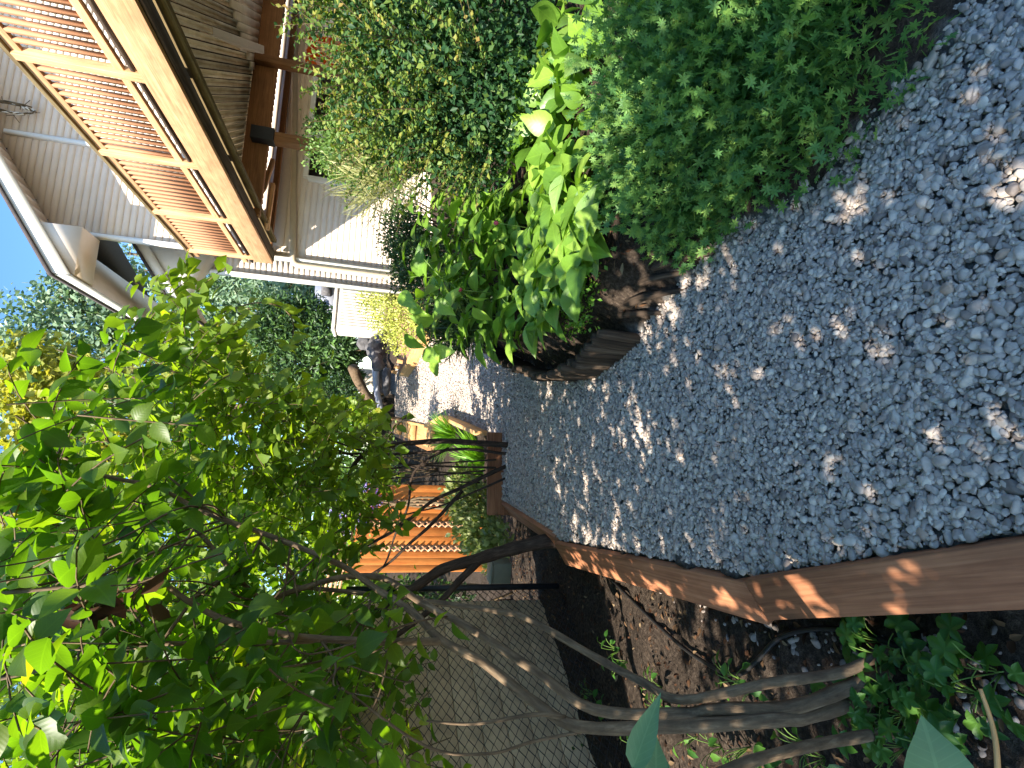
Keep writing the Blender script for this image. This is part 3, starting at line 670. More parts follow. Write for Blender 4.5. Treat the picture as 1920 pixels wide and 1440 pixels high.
t = NT('red_chips'); g = t.n('NewGeometry'); n1 = t.noise(g.outputs['Position'], 28, 6, .75)
M['chips'] = t.done(t.bsdf(t.ramp(n1.outputs['Fac'], [(.35, (.16, .07, .045)), (.5, (.36, .19, .13)), (.65, (.52, .36, .27))]), .95, .1, t.bump(n1.outputs['Fac'], 1., .05)))
mb.build('chip_fill', M['chips'], stp)
# boulders, log, stump
def rock(x, y, D, r, name, label, mat='stone', grp=None, sq=(1, .8, .8)):
    c = O(x, y, D); w_ = 1+.16*np.sin(vv@np.array([3., 2, 1])+rng.rand()*6)+.14*np.sin(vv@np.array([-2., 4, 2])+rng.rand()*6)+.07*np.sin(vv@np.array([7., -4, 5])+rng.rand()*6)
    return tag(mk(name, c+vv*w_[:, None]*np.array(sq)*r, ff, np.full(len(vv), .5), vv, M[mat], smooth=False), label, 'rock', grp)
rock(705, 655, 15.5, .30, 'boulder', 'large dark boulder between the conifer and reddish chips', grp='dark boulders by the far path', sq=(1.1, .8, .9))
rock(683, 640, 16.2, .26, 'boulder', 'dark boulder topmost of the pile, touching the white ribbed cabinet', grp='dark boulders by the far path')
rock(714, 630, 15.2, .20, 'boulder', 'small dark boulder under the yellow shrub', grp='dark boulders by the far path')
rock(707, 680, 15.0, .22, 'boulder', 'grey sunlit boulder at the end of the orange boards', grp='dark boulders by the far path')
rock(725, 715, 16.5, .26, 'boulder', 'low pale grey boulder on the path beyond the orange boards', grp='dark boulders by the far path', sq=(1.4, .9, .5))
lp = spline([O(662, 690, 16.5), O(672, 715, 17), O(690, 745, 17), O(712, 772, 16.5)], 5)
MBl = MB(); MBl.tube(lp, np.linspace(.16, .13, len(lp)), 9); tag(MBl.build('fallen_log', M['bark'], smooth=True), 'brown fallen log lying curved across the end of the path', 'log')
lp = spline([O(704, 690, 16), O(706, 730, 16.3), O(714, 768, 16)], 5)
MBl = MB(); MBl.tube(lp, np.linspace(.10, .08, len(lp)), 9); tag(MBl.build('fallen_log', M['greyroof'], smooth=True), 'thin pale bleached log lying below the brown one', 'log')
# white ribbed storage cabinet
sc_b = O(700, 580, 15.0); sb = thing('storage_cabinet', sc_b, 'pale ribbed plastic storage cabinet at the corner of the house', 'cabinet')
cw, chh, cd = 1.20, 1.12, .75
ax = hr; cc0 = O(663, 610, 15.2)
zt_ = O(628, 580, 15.2)[2]; zb_ = O(702, 580, 15.2)[2]; L_ = O(665, 622, 15.2); R_ = O(665, 538, 15.2); cw = np.linalg.norm((R_-L_)[:2]); mid = (L_+R_)/2
mb = MB(); mb.beam(mid-hr*cw/2+hf*cd/2+[0, 0, (zt_+zb_)/2-mid[2]-.2], mid+hr*cw/2+hf*cd/2+[0, 0, (zt_+zb_)/2-mid[2]-.2], cd, zt_-zb_+.3); mb.build('body', M['plastic'], sb, bevel=.05)
mb = MB(); n_ = 13
for i in range(n_):
    c = mid-hr*(cw/2-.12)+hr*(cw-.24)*i/(n_-1)-hf*.012; mb.beam(c+[0, 0, zb_-mid[2]-.3], c+[0, 0, zt_-mid[2]-.13], .05, .03, up=hf)
mb.build('rib_panel', M['plastic'], sb, bevel=.012)
mb = MB(); mb.beam(mid-hr*(cw/2+.03)+hf*cd/2+[0, 0, zt_-mid[2]], mid+hr*(cw/2+.03)+hf*cd/2+[0, 0, zt_-mid[2]], cd+.08, .09); mb.build('lid', M['trim'], sb, bevel=.03)
# grey roof of a far building, small beige gable, fence post
fb = O(640, 570, 26); fbt = thing('far_shed', fb*[1, 1, 0]+[0, 0, 1.5], 'grey smooth roofed shed seen between house and conifer', 'shed')
g0 = O(625, 600, 24); g1 = O(625, 520, 24); zr = O(588, 560, 25)[2]
mb = MB(); mb.hexa([g0, g1, g1+[0, 3, 0], g0+[0, 3, 0]], [[g0[0]+.3, g0[1]+1.2, zr], [g1[0], g1[1]+1.2, zr], [g1[0], g1[1]+2, zr], [g0[0]+.3, g0[1]+2, zr]]); mb.build('roof', M['greyroof'], fbt)
mb = MB(); mb.hexa([[g0[0]+.2, g0[1]+.2, 1.2], [g1[0], g1[1]+.2, 1.2], [g1[0], g1[1]+2.8, 1.2], [g0[0]+.2, g0[1]+2.8, 1.2]], [g0+[.2, .2, -.01], g1+[0, .2, -.01], g1+[0, 2.8, -.01], g0+[.2, 2.8, -.01]]); mb.build('wall', M['siding'], fbt)
mb = MB(); c = O(612, 543, 23.9); mb.box(c, .5, .5, .35); mb.build('vent', M['stone'], fbt)
gb = thing('garden_shed', O(668, 712, 22)*[1, 1, 0]+[0, 0, 1.3], 'small beige shed with white corner beyond the conifer', 'shed')
A_, B_ = O(668, 690, 22), O(668, 722, 22); zt_ = O(632, 712, 22)[2]; zl = O(655, 692, 22)[2]
mb = MB(); mb.hexa([A_*[1, 1, 0]+[-.0, 0, 1.2], B_*[1, 1, 0]+[0, 0, 1.2], B_*[1, 1, 0]+[0, 2, 1.2], A_*[1, 1, 0]+[0, 2, 1.2]], [A_*[1, 1, 0]+[0, 0, zl], B_*[1, 1, 0]+[0, 0, zt_], B_*[1, 1, 0]+[0, 2, zt_], A_*[1, 1, 0]+[0, 2, zl]]); mb.build('wall', M['siding'], gb)
mb = MB(); mb.beam(O(672, 724, 21.9), O(600, 717, 21.9), .25, .1, up=(1, 0, 0)); mb.build('corner_board', M['trim'], gb)
mb = MB(); A2 = O(652, 686, 21.7); B2 = O(628, 722, 21.7); mb.beam(A2, B2, .5, .1); mb.build('roof', M['roof'], gb)
mb = MB(); mb.beam(G(712, 790, .3)+[0, 0, -.6], O(560, 762, 14), .17, .17, up=(1, 0, 0)); tag(mb.build('fence_post', M['deckdark'], bevel=.01), 'brown square wooden post rising at the far left bend of the path', 'post')

# ------------------------------------------------------------------ timber stake edging of the planting bed
ed = thing('stake_edging', (*RG[10], 0), 'dark weathered upright stakes edging the curved planting bed', 'edging')
line = spline([G(*q) for q in ((915, 632), (945, 660), (1000, 690), (1060, 707), (1110, 702), (1150, 678), (1205, 628))], 8)
dist = np.concatenate(([0], np.cumsum(np.linalg.norm(np.diff(line, axis=0), axis=1)))); sN = int(dist[-1]/.058)
for i in range(sN):
    s_ = i*.058; c = np.array([np.interp(s_, dist, line[:, k]) for k in range(3)]); c2 = np.array([np.interp(s_+.02, dist, line[:, k]) for k in range(3)])
    h = .27+.018*rng.normal(); d_ = unit(c2-c); w_ = .054+.01*rng.rand(); lean = rng.normal(0, .012, 3)
    nz_ = np.cross(d_, (0, 0, 1)); P_ = np.array([c+[0, 0, -.12], c+[0, 0, .1]+lean*.4, c+[0, 0, h*.8]+lean, c+[0, 0, h]+lean])
    mb = MB(); mb.tube(P_, np.array([.033, .034, .032, .025])*rng.uniform(.9, 1.15), 7); mb.build('stake', M['stake'], ed)
# sunlit root / dirt bank right of it
bk = [G(1330, 520), G(1280, 560), G(1230, 600)]
def mound(name, c, r, label, cat, mat, amp=.25):
    w_ = 1+amp*.6*np.sin(vv@np.array([4., 2, 1])+rng.rand()*6)+amp*.5*np.sin(vv@np.array([-3., 5, 2])+rng.rand()*6)+amp*.35*np.sin(vv@np.array([9., -5, 7])); return tag(mk(name, c+vv*w_[:, None]*np.array(r), ff, rng.rand(len(vv)), vv, mat, smooth=True), label, cat)
rt = thing('tree_stump', G(1250, 560)+[.1, .15, 0], 'low brown weathered stump with roots between stakes and leafy mound', 'stump')
c = G(1235, 545)+np.array([.12, .25, .1]); P_ = np.array([c+[0, 0, -.2], c+[0, 0, 0], c+[0, 0, .12], c+[0, 0, .14]])
n_ = 26; V_, C_ = [], []
for i, (z_, r_) in enumerate(((-.25, .34), (-.05, .23), (.05, .17), (.12, .15), (.13, .13), (.12, .0))):
    for k in range(n_):
        q = 6.283*k/n_; rr = r_*(1+.12*math.sin(q*5+1)+.08*math.sin(q*9)); V_.append(c+[math.cos(q)*rr, math.sin(q)*rr, z_+.02*math.sin(q*3)]); C_.append((z_, q*.3, .0))
F_ = [(i*n_+k, i*n_+(k+1) % n_, (i+1)*n_+(k+1) % n_, (i+1)*n_+k) for i in range(5) for k in range(n_)]
mk('trunk', V_, F_, rng.rand(len(V_))*.3+.5, np.array(C_), M['stake'], rt)
mb = MB()
for (x0, y0, x1, y1) in ((1225, 560, 1300, 505), (1215, 590, 1290, 540), (1190, 610, 1250, 585), (1250, 530, 1345, 470)):
    A_ = G(x0, y0)+[.05, .1, .12]; B_ = G(x1, y1)+[0, 0, -.02]; mb.tube(spline([A_, (A_+B_)/2+[0, 0, .06], B_], 5), np.linspace(.032, .012, 11), 8)
mb.build('root', M['stake'], rt, smooth=True)

# ------------------------------------------------------------------ left side fences and things
# chain link fence with black posts
cf = thing('chain_link_fence', O(980, 1200, 3.9)*[1, 1, 0], 'black chain link fence panel behind the leaning grey stems', 'fence')
cA, cB = O(985, 1100, 4.9), O(1010, 1420, 3.3); cA[2] = cB[2] = -.42; dd = unit((cB-cA)*[1, 1, 0]); Lc = np.linalg.norm((cB-cA)[:2])
ztf = O(700, 1092, 4.9)[2]+.2; cell = .052; mb = MB(); nz_ = np.cross(dd, (0, 0, 1)); nn_ = int((Lc+.8)/cell); rows = int((ztf+.42)/(cell))
for i in range(nn_):
    P_ = np.array([cA-dd*.0+dd*(i*cell+((j+i) % 2)*cell*1.06)+nz_*(.004 if (j % 2) else -.004)+[0, 0, j*cell*.62] for j in range(int((ztf+.42)/(cell*.62)))])
    mb.tube(P_, .0042, 4, cap=False)
mb.build('wire_mesh', M['blackmetal'], cf)
pt = MB().tube(np.array([cA+[0, 0, -.2], cA+[0, 0, ztf+.45]]), .028, 10).build('post', M['blackmetal'], cf, smooth=True)
for k_ in (2.9,): dupe(pt, dd*k_, cf)
mb = MB(); mb.tube(np.array([cA+[0, 0, ztf+.42], cA+dd*(Lc+.8)+[0, 0, ztf+.42]]), .02, 8); mb.build('rail', M['blackmetal'], cf)
# tan wall of the neighbouring shed behind
ts = thing('tan_shed', cA+nz_*-.0+[-.3, .9, 0], 'tan sided outbuilding behind the chain link fence', 'shed')
away = unit(nz_ if nz_@(cA-EYE) > 0 else -nz_); sA = cA+away*.55-dd*.45; mb = MB()
z_ = -.25
for k in range(14):
    mb.beam(sA+[0, 0, z_+.11], sA+dd*4+[0, 0, z_+.11], .05, .195, tint=.3+.4*rng.rand()); z_ += .2
mb.build('wall', M['tanwall'], ts, bevel=.006)
# cedar fence with lattice strips
fA, fB = O(862, 915, 9.4), O(935, 1095, 8.6)
cd_ = thing('cedar_fence', (fA+fB)/2, 'orange cedar fence panels with woven lattice strips', 'fence')
d_ = unit((fB-fA)*[1, 1, 0]); Lf = np.linalg.norm((fB-fA)[:2]); zf0 = fA[2]; zf1 = fB[2]
tf0 = O(690, 915, 9.6)[2]; tf1 = O(640, 1090, 8.6)[2]; nf = unit(np.cross(d_, (0, 0, 1))); nf = nf if nf@(EYE-fA) > 0 else -nf
def fz(s_): return zf0+(zf1-zf0)*s_/Lf
def ft(s_): return tf0+(tf1-tf0)*s_/Lf
def fseam(x, y):    # where along the fence a pixel column falls
    dr_ = ray(x, y); A2 = np.array([[dr_[0], -d_[0]], [dr_[1], -d_[1]]]); s__ = np.linalg.solve(A2, (fA-EYE)[:2]); return s__[1]
cuts = [fseam(800, 915)-.05, fseam(800, 943), fseam(830, 983), fseam(850, 1028), fseam(850, 1078)]
for k in range(4):
    s0, s1 = cuts[k], cuts[k+1]; mb = MB(); g0_ = .05 if k else .0; nb = max(2, round((s1-s0-.10)/.13)); w_ = (s1-s0-.05-g0_)/nb
    for i in range(nb):
        s_ = s0+g0_+w_*(i+.5); mb.beam(fA+d_*s_+[0, 0, fz(s_)-fA[2]-.18], fA+d_*s_+[0, 0, ft(s_)-fA[2]], w_*.992, .022, up=nf)
    mb.build('board_panel', M['cedar'], cd_, bevel=.003)
    s_ = s1; mb = MB(); st_ = .17; zz = fz(s_)+.06
    while zz < ft(s_)-.1:
        for sg in (1, -1):
            A_ = fA+d_*(s_-.055*sg)+nf*(.022+.005*sg)+[0, 0, zz-fA[2]]; B_ = fA+d_*(s_+.055*sg)+nf*(.022+.005*sg)+[0, 0, zz+.13-fA[2]]; mb.beam(A_, B_, .026, .008, up=nf)
        zz += .11
    if k < 3: mb.build('lattice_strip', M['lattice'], cd_)
mb = MB(); mb.beam(fA+d_*cuts[0]+nf*.04+[0, 0, fz(cuts[0])-fA[2]-.12], fA+d_*cuts[4]+nf*.04+[0, 0, fz(cuts[4])-fA[2]-.12], .05, .20); mb.build('base_board', M['cedar'], cd_, bevel=.004)
# slatted top rail of the fence
mb = MB()
for j in range(5): mb.beam(fA+d_*(cuts[2])+[0, 0, ft(cuts[2])-fA[2]+.06+.07*j], fA+d_*(cuts[4]+.3)+[0, 0, ft(cuts[4])-fA[2]+.06+.07*j], .02, .035)
mb.build('top_slats', M['lattice'], cd_)
# utility box
ub = O(938, 1070, 5.6); u2 = thing('utility_box', ub-[0, 0, .12], 'pale green utility box on the soil by the cedar fence', 'utility box')
mb = MB(); mb.box(ub, .22, .2, .2); mb.build('body', M['boxgreen'], u2, bevel=.012)
mb = MB(); mb.box(ub+[0, 0, .112], .24, .22, .025); mb.build('lid', M['boxgreen'], u2, bevel=.008)
# hose
hp = [(1130, 1082), (1180, 1130), (1230, 1175), (1290, 1225), (1370, 1265), (1410, 1245), (1470, 1195), (1540, 1178), (1630, 1190), (1720, 1220)]
hpp = []
for q in hp:
    P_ = G(*q, -.2); hpp.append([P_[0], P_[1], hz(P_[0], P_[1])+.015])
mb = MB(); mb.tube(spline(hpp, 6), .011, 8); tag(mb.build('garden_hose', M['hose'], smooth=True), 'thin black hose snaking over the dark soil beside the boards', 'hose')

# ------------------------------------------------------------------ plants
def limbs(specs, default_D):
    """specs: list of (points as (x, y[, D]), r0, r1)"""
    out = []
    for pts, r0, r1 in specs:
        P_ = spline([O(p[0], p[1], p[2] if len(p) > 2 else default_D) for p in pts], 5)
        r = np.linspace(r0, r1, len(P_))*(1+.06*np.sin(np.arange(len(P_))*1.7+rng.rand()*6)); out.append((P_, r))
    return out
def trunk_mesh(name, L, mat, parent, n=9):
    for P_, r in L: MB().tube(P_, r, n).build(name, mat, parent, smooth=True)
def twigs(starts, dirs, lens, nl, T, size, lb, mbt, up=.8, tint=None, spread=1., rt=.003, sag=.25, jit=.5):
    """leafy shoots: leaves in alternating pairs along a sagging stem"""
    for i in range(len(starts)):
        d = unit(dirs[i]); L_ = lens[i]; k = nl; t_ = (np.arange(k)+.7)/k
        P_ = starts[i]+d*(t_*L_)[:, None]-np.array([0, 0, 1])*(sag*L_*t_**2)[:, None]
        sd = unit(np.cross(d, (0, 0, 1))+rng.normal(0, .2, 3)); sg = np.where(np.arange(k) % 2, 1, -1)[:, None]
        ld = unit(d*.55+sd*sg*spread+rng.normal(0, jit*.5, (k, 3))-np.array([0, 0, .25])); nr = unit(np.array([0, 0, up])+rng.normal(0, jit, (k, 3)))
        base_t = rng.rand()*.5 if tint is None else tint
        lb.scatter(T, P_, ld, nr, size*rng.uniform(.6, 1.2, k), rng.uniform(.8, 1.15, k), np.clip(base_t+rng.rand(k)*.5, 0, 1))
        if mbt is not None:
            mbt.tube(np.concatenate(([starts[i]-d*.04], P_[::2], P_[-1:])), rt, 4, cap=False)

# --- near multi-stem shrub at the left
NS = [([(1663, 1217, 1.42), (1580, 1260, 1.45), (1447, 1280, 1.52), (1280, 1312, 1.68), (1207, 1280, 1.85), (1107, 1227, 2.05), (990, 1160, 2.3), (940, 1147, 2.4), (800, 1127, 2.6), (783, 1121, 2.6), (713, 1117, 2.65), (640, 1108, 2.7), (550, 1100, 2.7)], .019, .010),
      ([(1650, 1262, 1.42), (1580, 1293, 1.45), (1480, 1327, 1.5), (1347, 1330, 1.6), (1280, 1338, 1.68), (1113, 1330, 1.85), (1007, 1260, 2.0), (880, 1177, 2.25), (790, 1130, 2.45), (720, 1085, 2.6), (640, 1083, 2.65), (550, 1108, 2.65), (493, 1123, 2.6), (440, 1077, 2.6), (367, 993, 2.7), (300, 950, 2.8)], .026, .008),
      ([(1610, 1313, 1.45), (1513, 1343, 1.48), (1447, 1350, 1.5), (1280, 1362, 1.62), (1090, 1363, 1.75), (1007, 1320, 1.85), (907, 1243, 2.0), (827, 1200, 2.1), (773, 1147, 2.25), (707, 1105, 2.4), (640, 1060, 2.5), (520, 1010, 2.6), (383, 960, 2.6), (290, 913, 2.6), (167, 883, 2.6), (40, 803, 2.6)], .026, .007),
      ([(835, 1203, 2.1), (740, 1203, 2.05), (640, 1200, 2.0), (553, 1193, 1.95), (433, 1167, 1.9), (353, 1127, 1.9), (283, 1087, 1.95), (160, 1097, 2.0), (0, 1113, 2.0)], .015, .006),
      ([(600, 1198, 1.98), (560, 1203, 1.97), (400, 1207, 1.95), (267, 1210, 1.95), (117, 1247, 1.95), (-30, 1280, 1.95)], .010, .005),
      ([(550, 1077, 2.7), (500, 1027, 2.75), (440, 985, 2.75), (390, 955, 2.8), (300, 880, 2.8)], .009, .005),
      ([(440, 1077, 2.6), (400, 1100, 2.5), (353, 1127, 1.95)], .007, .007),
      ([(350, 1140, 1.9), (283, 1227, 1.85), (180, 1320, 1.8), (83, 1427, 1.75)], .006, .003),
      ([(1090, 1372, 1.75), (1000, 1390, 1.75), (917, 1413, 1.7), (800, 1400, 1.7), (640, 1290, 1.7)], .006, .004),
      ([(1060, 1345, 1.78), (1000, 1340, 1.8), (890, 1357, 1.85), (800, 1352, 1.9)], .009, .004),
      ([(1640, 1377, 1.35), (1513, 1400, 1.3), (1380, 1437, 1.25), (1250, 1500, 1.2)], .018, .014)]
sb0 = O(1660, 1260, 1.42); near = thing('viburnum_shrub', (sb0[0], sb0[1], hz(sb0[0], sb0[1])), 'tall shrub with several leaning grey stems and large backlit leaves, nearest the camera', 'shrub')
NL = limbs(NS, 2.0)
for i in (0, 1, 2, 10):
    P_, r = NL[i]; foot = P_[0]+(P_[0]-P_[3])*.35; foot[2] = hz(foot[0], foot[1])-.05; NL[i] = (np.concatenate(([foot], P_)), np.concatenate(([r[0]*1.15], r)))
trunk_mesh('stem', NL, M['bark'], near, 10)
bq = samp([(-20, 1440), (-20, 960), (330, 960), (640, 1130), (720, 1440)], 26)
for (bx, by) in bq:
    P_, r_ = NL[rng.randint(0, 6)]; e = O(bx, by, rng.uniform(1.8, 2.7)); jj = np.argmin(np.linalg.norm(P_-e, axis=1)+.35*np.maximum(0, P_[:, 2]-e[2]+.1)*6); mid_ = (P_[jj]+e)/2+rng.normal(0, .06, 3); tip = e+unit(e-P_[jj])*rng.uniform(.1, .5)+rng.normal(0, .08, 3)
    NL.append((spline([P_[jj], mid_, e, tip], 5), np.linspace(.0055, .0018, 16)))
trunk_mesh('branch', NL[11:], M['bark'], near, 6)
lb = LB(); tw = MB()
reg = [([(-60, 1440), (-60, 930), (120, 900), (330, 950), (500, 1040), (610, 1130), (660, 1440)], 2.3, 4.0, 270, .115),
       ([(-60, 1500), (-60, 1080), (250, 1060), (520, 1140), (640, 1250), (740, 1440), (740, 1500)], 1.6, 2.9, 135, .105),
       ([(0, 1100), (0, 700), (80, 680), (170, 780), (190, 880), (330, 980), (300, 1100)], 2.0, 3.4, 42, .11),
       ([(60, 660), (330, 600), (420, 760), (420, 1000), (160, 960)], 2.9, 3.8, 22, .12),
       ([(560, 1150), (720, 1180), (830, 1260), (880, 1440), (640, 1440)], 2.0, 2.9, 22, .10)]
for poly, d0, d1, n_, sz in reg:
    q = samp(poly, n_); D = rng.uniform(d0, d1, n_); st_ = np.array([O(a, b, c) for (a, b), c in zip(q, D)])
    dr_ = unit(rdir(n_)+np.array([.35, -.15, .1])); twigs(st_, dr_, rng.uniform(.14, .34, n_), 6, L_BIG, sz, lb, tw, .9, jit=.55)
# unseen leaf clouds added outside the frame to shade the path
def cloud(c, r, n_, sz, nl=7, T=L_MID, lb_=None, tw_=None):
    d = rdir(n_); st_ = np.array(c)+d*np.array(r)*(rng.rand(n_, 1)**(1/2.2)); twigs(st_, unit(d+rdir(n_)*.7), rng.uniform(.15, .35, n_), nl, T, sz, lb_, tw_, .9, jit=.5)
near_lb = lb
SHADE = [((-2.9, 3.2, 2.6), (.8, 1.3, .5), 330), ((-1.9, .3, 2.35), (1.0, 1.5, .40), 430), ((-2.75, 2.2, 2.5), (.7, 1.5, .5), 310), ((-.6, -.6, 2.75), (1.2, 1.3, .38), 380), ((-1.3, -1.4, 2.55), (1.4, .9, .35), 380), ((-2.6, -.6, 2.3), (.9, 1.3, .4), 260)]
for c_, r_, n_ in SHADE: cloud(c_, r_, n_, .115, 7, L_MID, lb, None)
lb.build('crown', M['leaf_canopy'], near)
lb = LB(); q = samp([(90, 1115), (270, 1100), (280, 1150), (100, 1165)], 34); st_ = np.array([O(a, b, 2.0+.15*rng.normal()) for a, b in q]); lb.scatter(L_MID, st_, np.array([0, 0, -1])+rng.normal(0, .45, (34, 3)), rdir(34), rng.uniform(.06, .11, 34), .8, rng.rand(34)*.75); lb.build('withered_leaves', M['dead'], near); tw.build('branchlets', M['twig'], near)  # last mesh: thin twig stems only, leaves are in the crown

# --- the added shading leaf clouds are part of the crown mesh above
# --- mid shrub with a thick leaning trunk
MS = [([(1020, 1015, 4.5), (957, 1030, 4.5), (890, 1050, 4.45), (830, 1067, 4.4), (780, 1100, 4.3), (700, 1150, 4.2), (600, 1180, 4.1), (480, 1210, 4.1)], .062, .018),
      ([(897, 1053, 4.45), (860, 1090, 4.3), (830, 1123, 4.2), (760, 1180, 4.0), (680, 1230, 4.0)], .034, .015)]
ML = limbs(MS, 4.5); f0 = ML[0][0][0]; ft_ = f0+[.02, .0, 0]; ft_[2] = hz(ft_[0]-.15, ft_[1])-.1; ML[0] = (np.concatenate(([ft_], ML[0][0])), np.concatenate(([.075], ML[0][1])))
mid_s = thing('leaning_tree', ft_, 'small tree with thick dark leaning trunk behind the boards', 'tree'); trunk_mesh('trunk', ML, M['darkbark'], mid_s, 10)
lb = LB(); tw = MB()
q = samp([(380, 1030), (560, 1040), (700, 1090), (760, 1180), (740, 1330), (380, 1330)], 150); D = rng.uniform(3.4, 4.6, 150)
st_ = np.array([O(a, b, c) for (a, b), c in zip(q, D)]); twigs(st_, unit(rdir(150)+np.array([.2, -.2, .1])), rng.uniform(.2, .4, 150), 7, L_MID, .10, lb, tw)
for c_, r_, n_ in (((-3.6, 3.9, 2.6), (.8, 1.4, .9), 260),): cloud(c_, r_, n_, .11, 7, L_MID, lb, None)
lb.build('crown', M['leaf_canopy'], mid_s); tw.build('branchlets', M['twig'], mid_s)  # twig stems that carry the crown leaves

# --- lilac at the path's edge
LS = [([(958, 835), (885, 830), (822, 827), (735, 835), (690, 847), (665, 870), (647, 912), (630, 960), (590, 990, 5.8), (540, 1010, 5.6)], .036, .016),
      ([(942, 850), (872, 842), (810, 847), (735, 852), (690, 850), (640, 850), (560, 835), (470, 815), (360, 790)], .018, .010),
      ([(842, 840), (797, 865), (772, 895), (765, 950), (742, 1000), (722, 1057), (690, 1090)], .017, .009),
      ([(958, 870), (910, 892), (860, 917), (810, 940), (747, 990), (685, 1025), (650, 1055), (560, 1090)], .026, .013),
      ([(947, 897), (872, 930), (822, 950), (760, 965), (690, 990)], .014, .006),
      ([(867, 920), (810, 982), (767, 1020), (730, 1055), (690, 1080)], .022, .012),
      ([(930, 877), (850, 875), (735, 868), (640, 847), (500, 773), (377, 707), (300, 690)], .013, .006),
      ([(910, 882), (800, 893), (735, 897), (560, 900), (400, 890)], .011, .005),
      ([(900, 905), (800, 903), (690, 915), (560, 930), (420, 960)], .010, .005),
      ([(930, 862), (800, 870), (690, 880), (540, 860), (380, 830)], .010, .005),
      ([(685, 847), (620, 825), (560, 800), (480, 740), (400, 690), (330, 640)], .012, .004),
      ([(905, 890), (790, 880), (690, 840), (560, 770), (460, 720)], .009, .004)]
LL = limbs(LS, 6.15)
lbse = G(955, 850); li = thing('lilac_shrub', lbse, 'lilac with many thin dark stems rising from the gravel edge', 'shrub')
for i in (0, 1, 3, 4):
    P_, r = LL[i]; ftt = P_[0].copy(); ftt[2] = zp(ftt[1])-.06; LL[i] = (np.concatenate(([ftt], P_)), np.concatenate(([r[0]*1.1], r)))
trunk_mesh('stem', LL, M['darkbark'], li, 8)
lb = LB(); tw = MB()
reg = [([(190, 690), (120, 830), (100, 1000), (420, 1060), (640, 1080), (700, 950), (720, 820), (640, 790), (520, 720), (400, 640), (330, 600)], 4.2, 6.1, 420, .125),
       ([(240, 570), (240, 700), (430, 720), (450, 640), (400, 560), (340, 525)], 4.4, 6.0, 34, .15),
       ([(400, 740), (380, 1060), (680, 1060), (720, 830), (620, 790)], 4.6, 6.2, 190, .13)]
for poly, d0, d1, n_, sz in reg:
    q = samp(poly, n_); D = rng.uniform(d0, d1, n_); st_ = np.array([O(a, b, c) for (a, b), c in zip(q, D)])
    twigs(st_, unit(rdir(n_)+np.array([.3, -.2, .1])), rng.uniform(.2, .5, n_), 8, L_MID, sz, lb, tw, .85, jit=.5)
lb.build('crown', M['leaf_lilac'], li)
# arching shoots hanging toward the path
for pts in ([(420, 585), (480, 568), (525, 575), (548, 600), (548, 635), (530, 655), (515, 640)], [(350, 670), (362, 700), (362, 730), (345, 770), (325, 785)]):
    P_ = spline([O(a, b, 4.9) for a, b in pts], 5); tw.tube(P_, np.linspace(.007, .004, len(P_)), 5)
    lb2 = LB(); k = np.arange(2, len(P_), 2); m = len(k); lb2.scatter(L_LONG, P_[k], unit(np.array([.0, -.1, -1])+rng.normal(0, .35, (m, 3))), unit(rng.normal(0, .6, (m, 3))+np.array([.3, -.6, .3])), .14, .8, .7); lb2.build('hanging_shoot', M['leaf_lilac'], li)
tw.build('branchlets', M['twig'], li)  # twigs and arching shoot stems, without leaves
# purple lilac blossom in another shrub behind
pl = thing('blossom_shrub', G(900, 960, -.4), 'shrub with purple lilac blossoms above the cedar fence', 'shrub')
lb = LB(); blo = [(O(665, 955, 9.2), (.28, .28, .30)), (O(640, 975, 9.2), (.22, .2, .22)), (O(690, 935, 9.2), (.2, .2, .2))]
p_, o_ = lumps(1500, blo); lb.scatter(L_MID, p_, o_+rdir(1500)*.5, rdir(1500), .035); lb.build('blossom', M['petal'], pl)
lb = LB(); blo = [(O(680, 900, 9.8), (.5, .4, .45)), (O(690, 1000, 9.4), (.55, .4, .5)), (O(660, 950, 9.8), (.5, .4, .5))]
p_, o_ = lumps(2600, blo); lb.scatter(L_MID, p_, o_+rdir(2600)*.8, o_+[0, 0, .6], .075*rng.uniform(.7, 1.3, 2600)); lb.build('crown', M['leaf_light'], pl)
mb = MB(); b_ = G(900, 960, -.4)
for k in range(4): mb.tube(spline([b_+rng.normal(0, .1, 3)*[1, 1, 0]-[0, 0, .3], b_+[.05*k, .3, 1.], O(650+10*k, 930+20*k, 9.4)], 4), np.linspace(.03, .01, 9), 6)
mb.build('stems', M['twig'], pl)

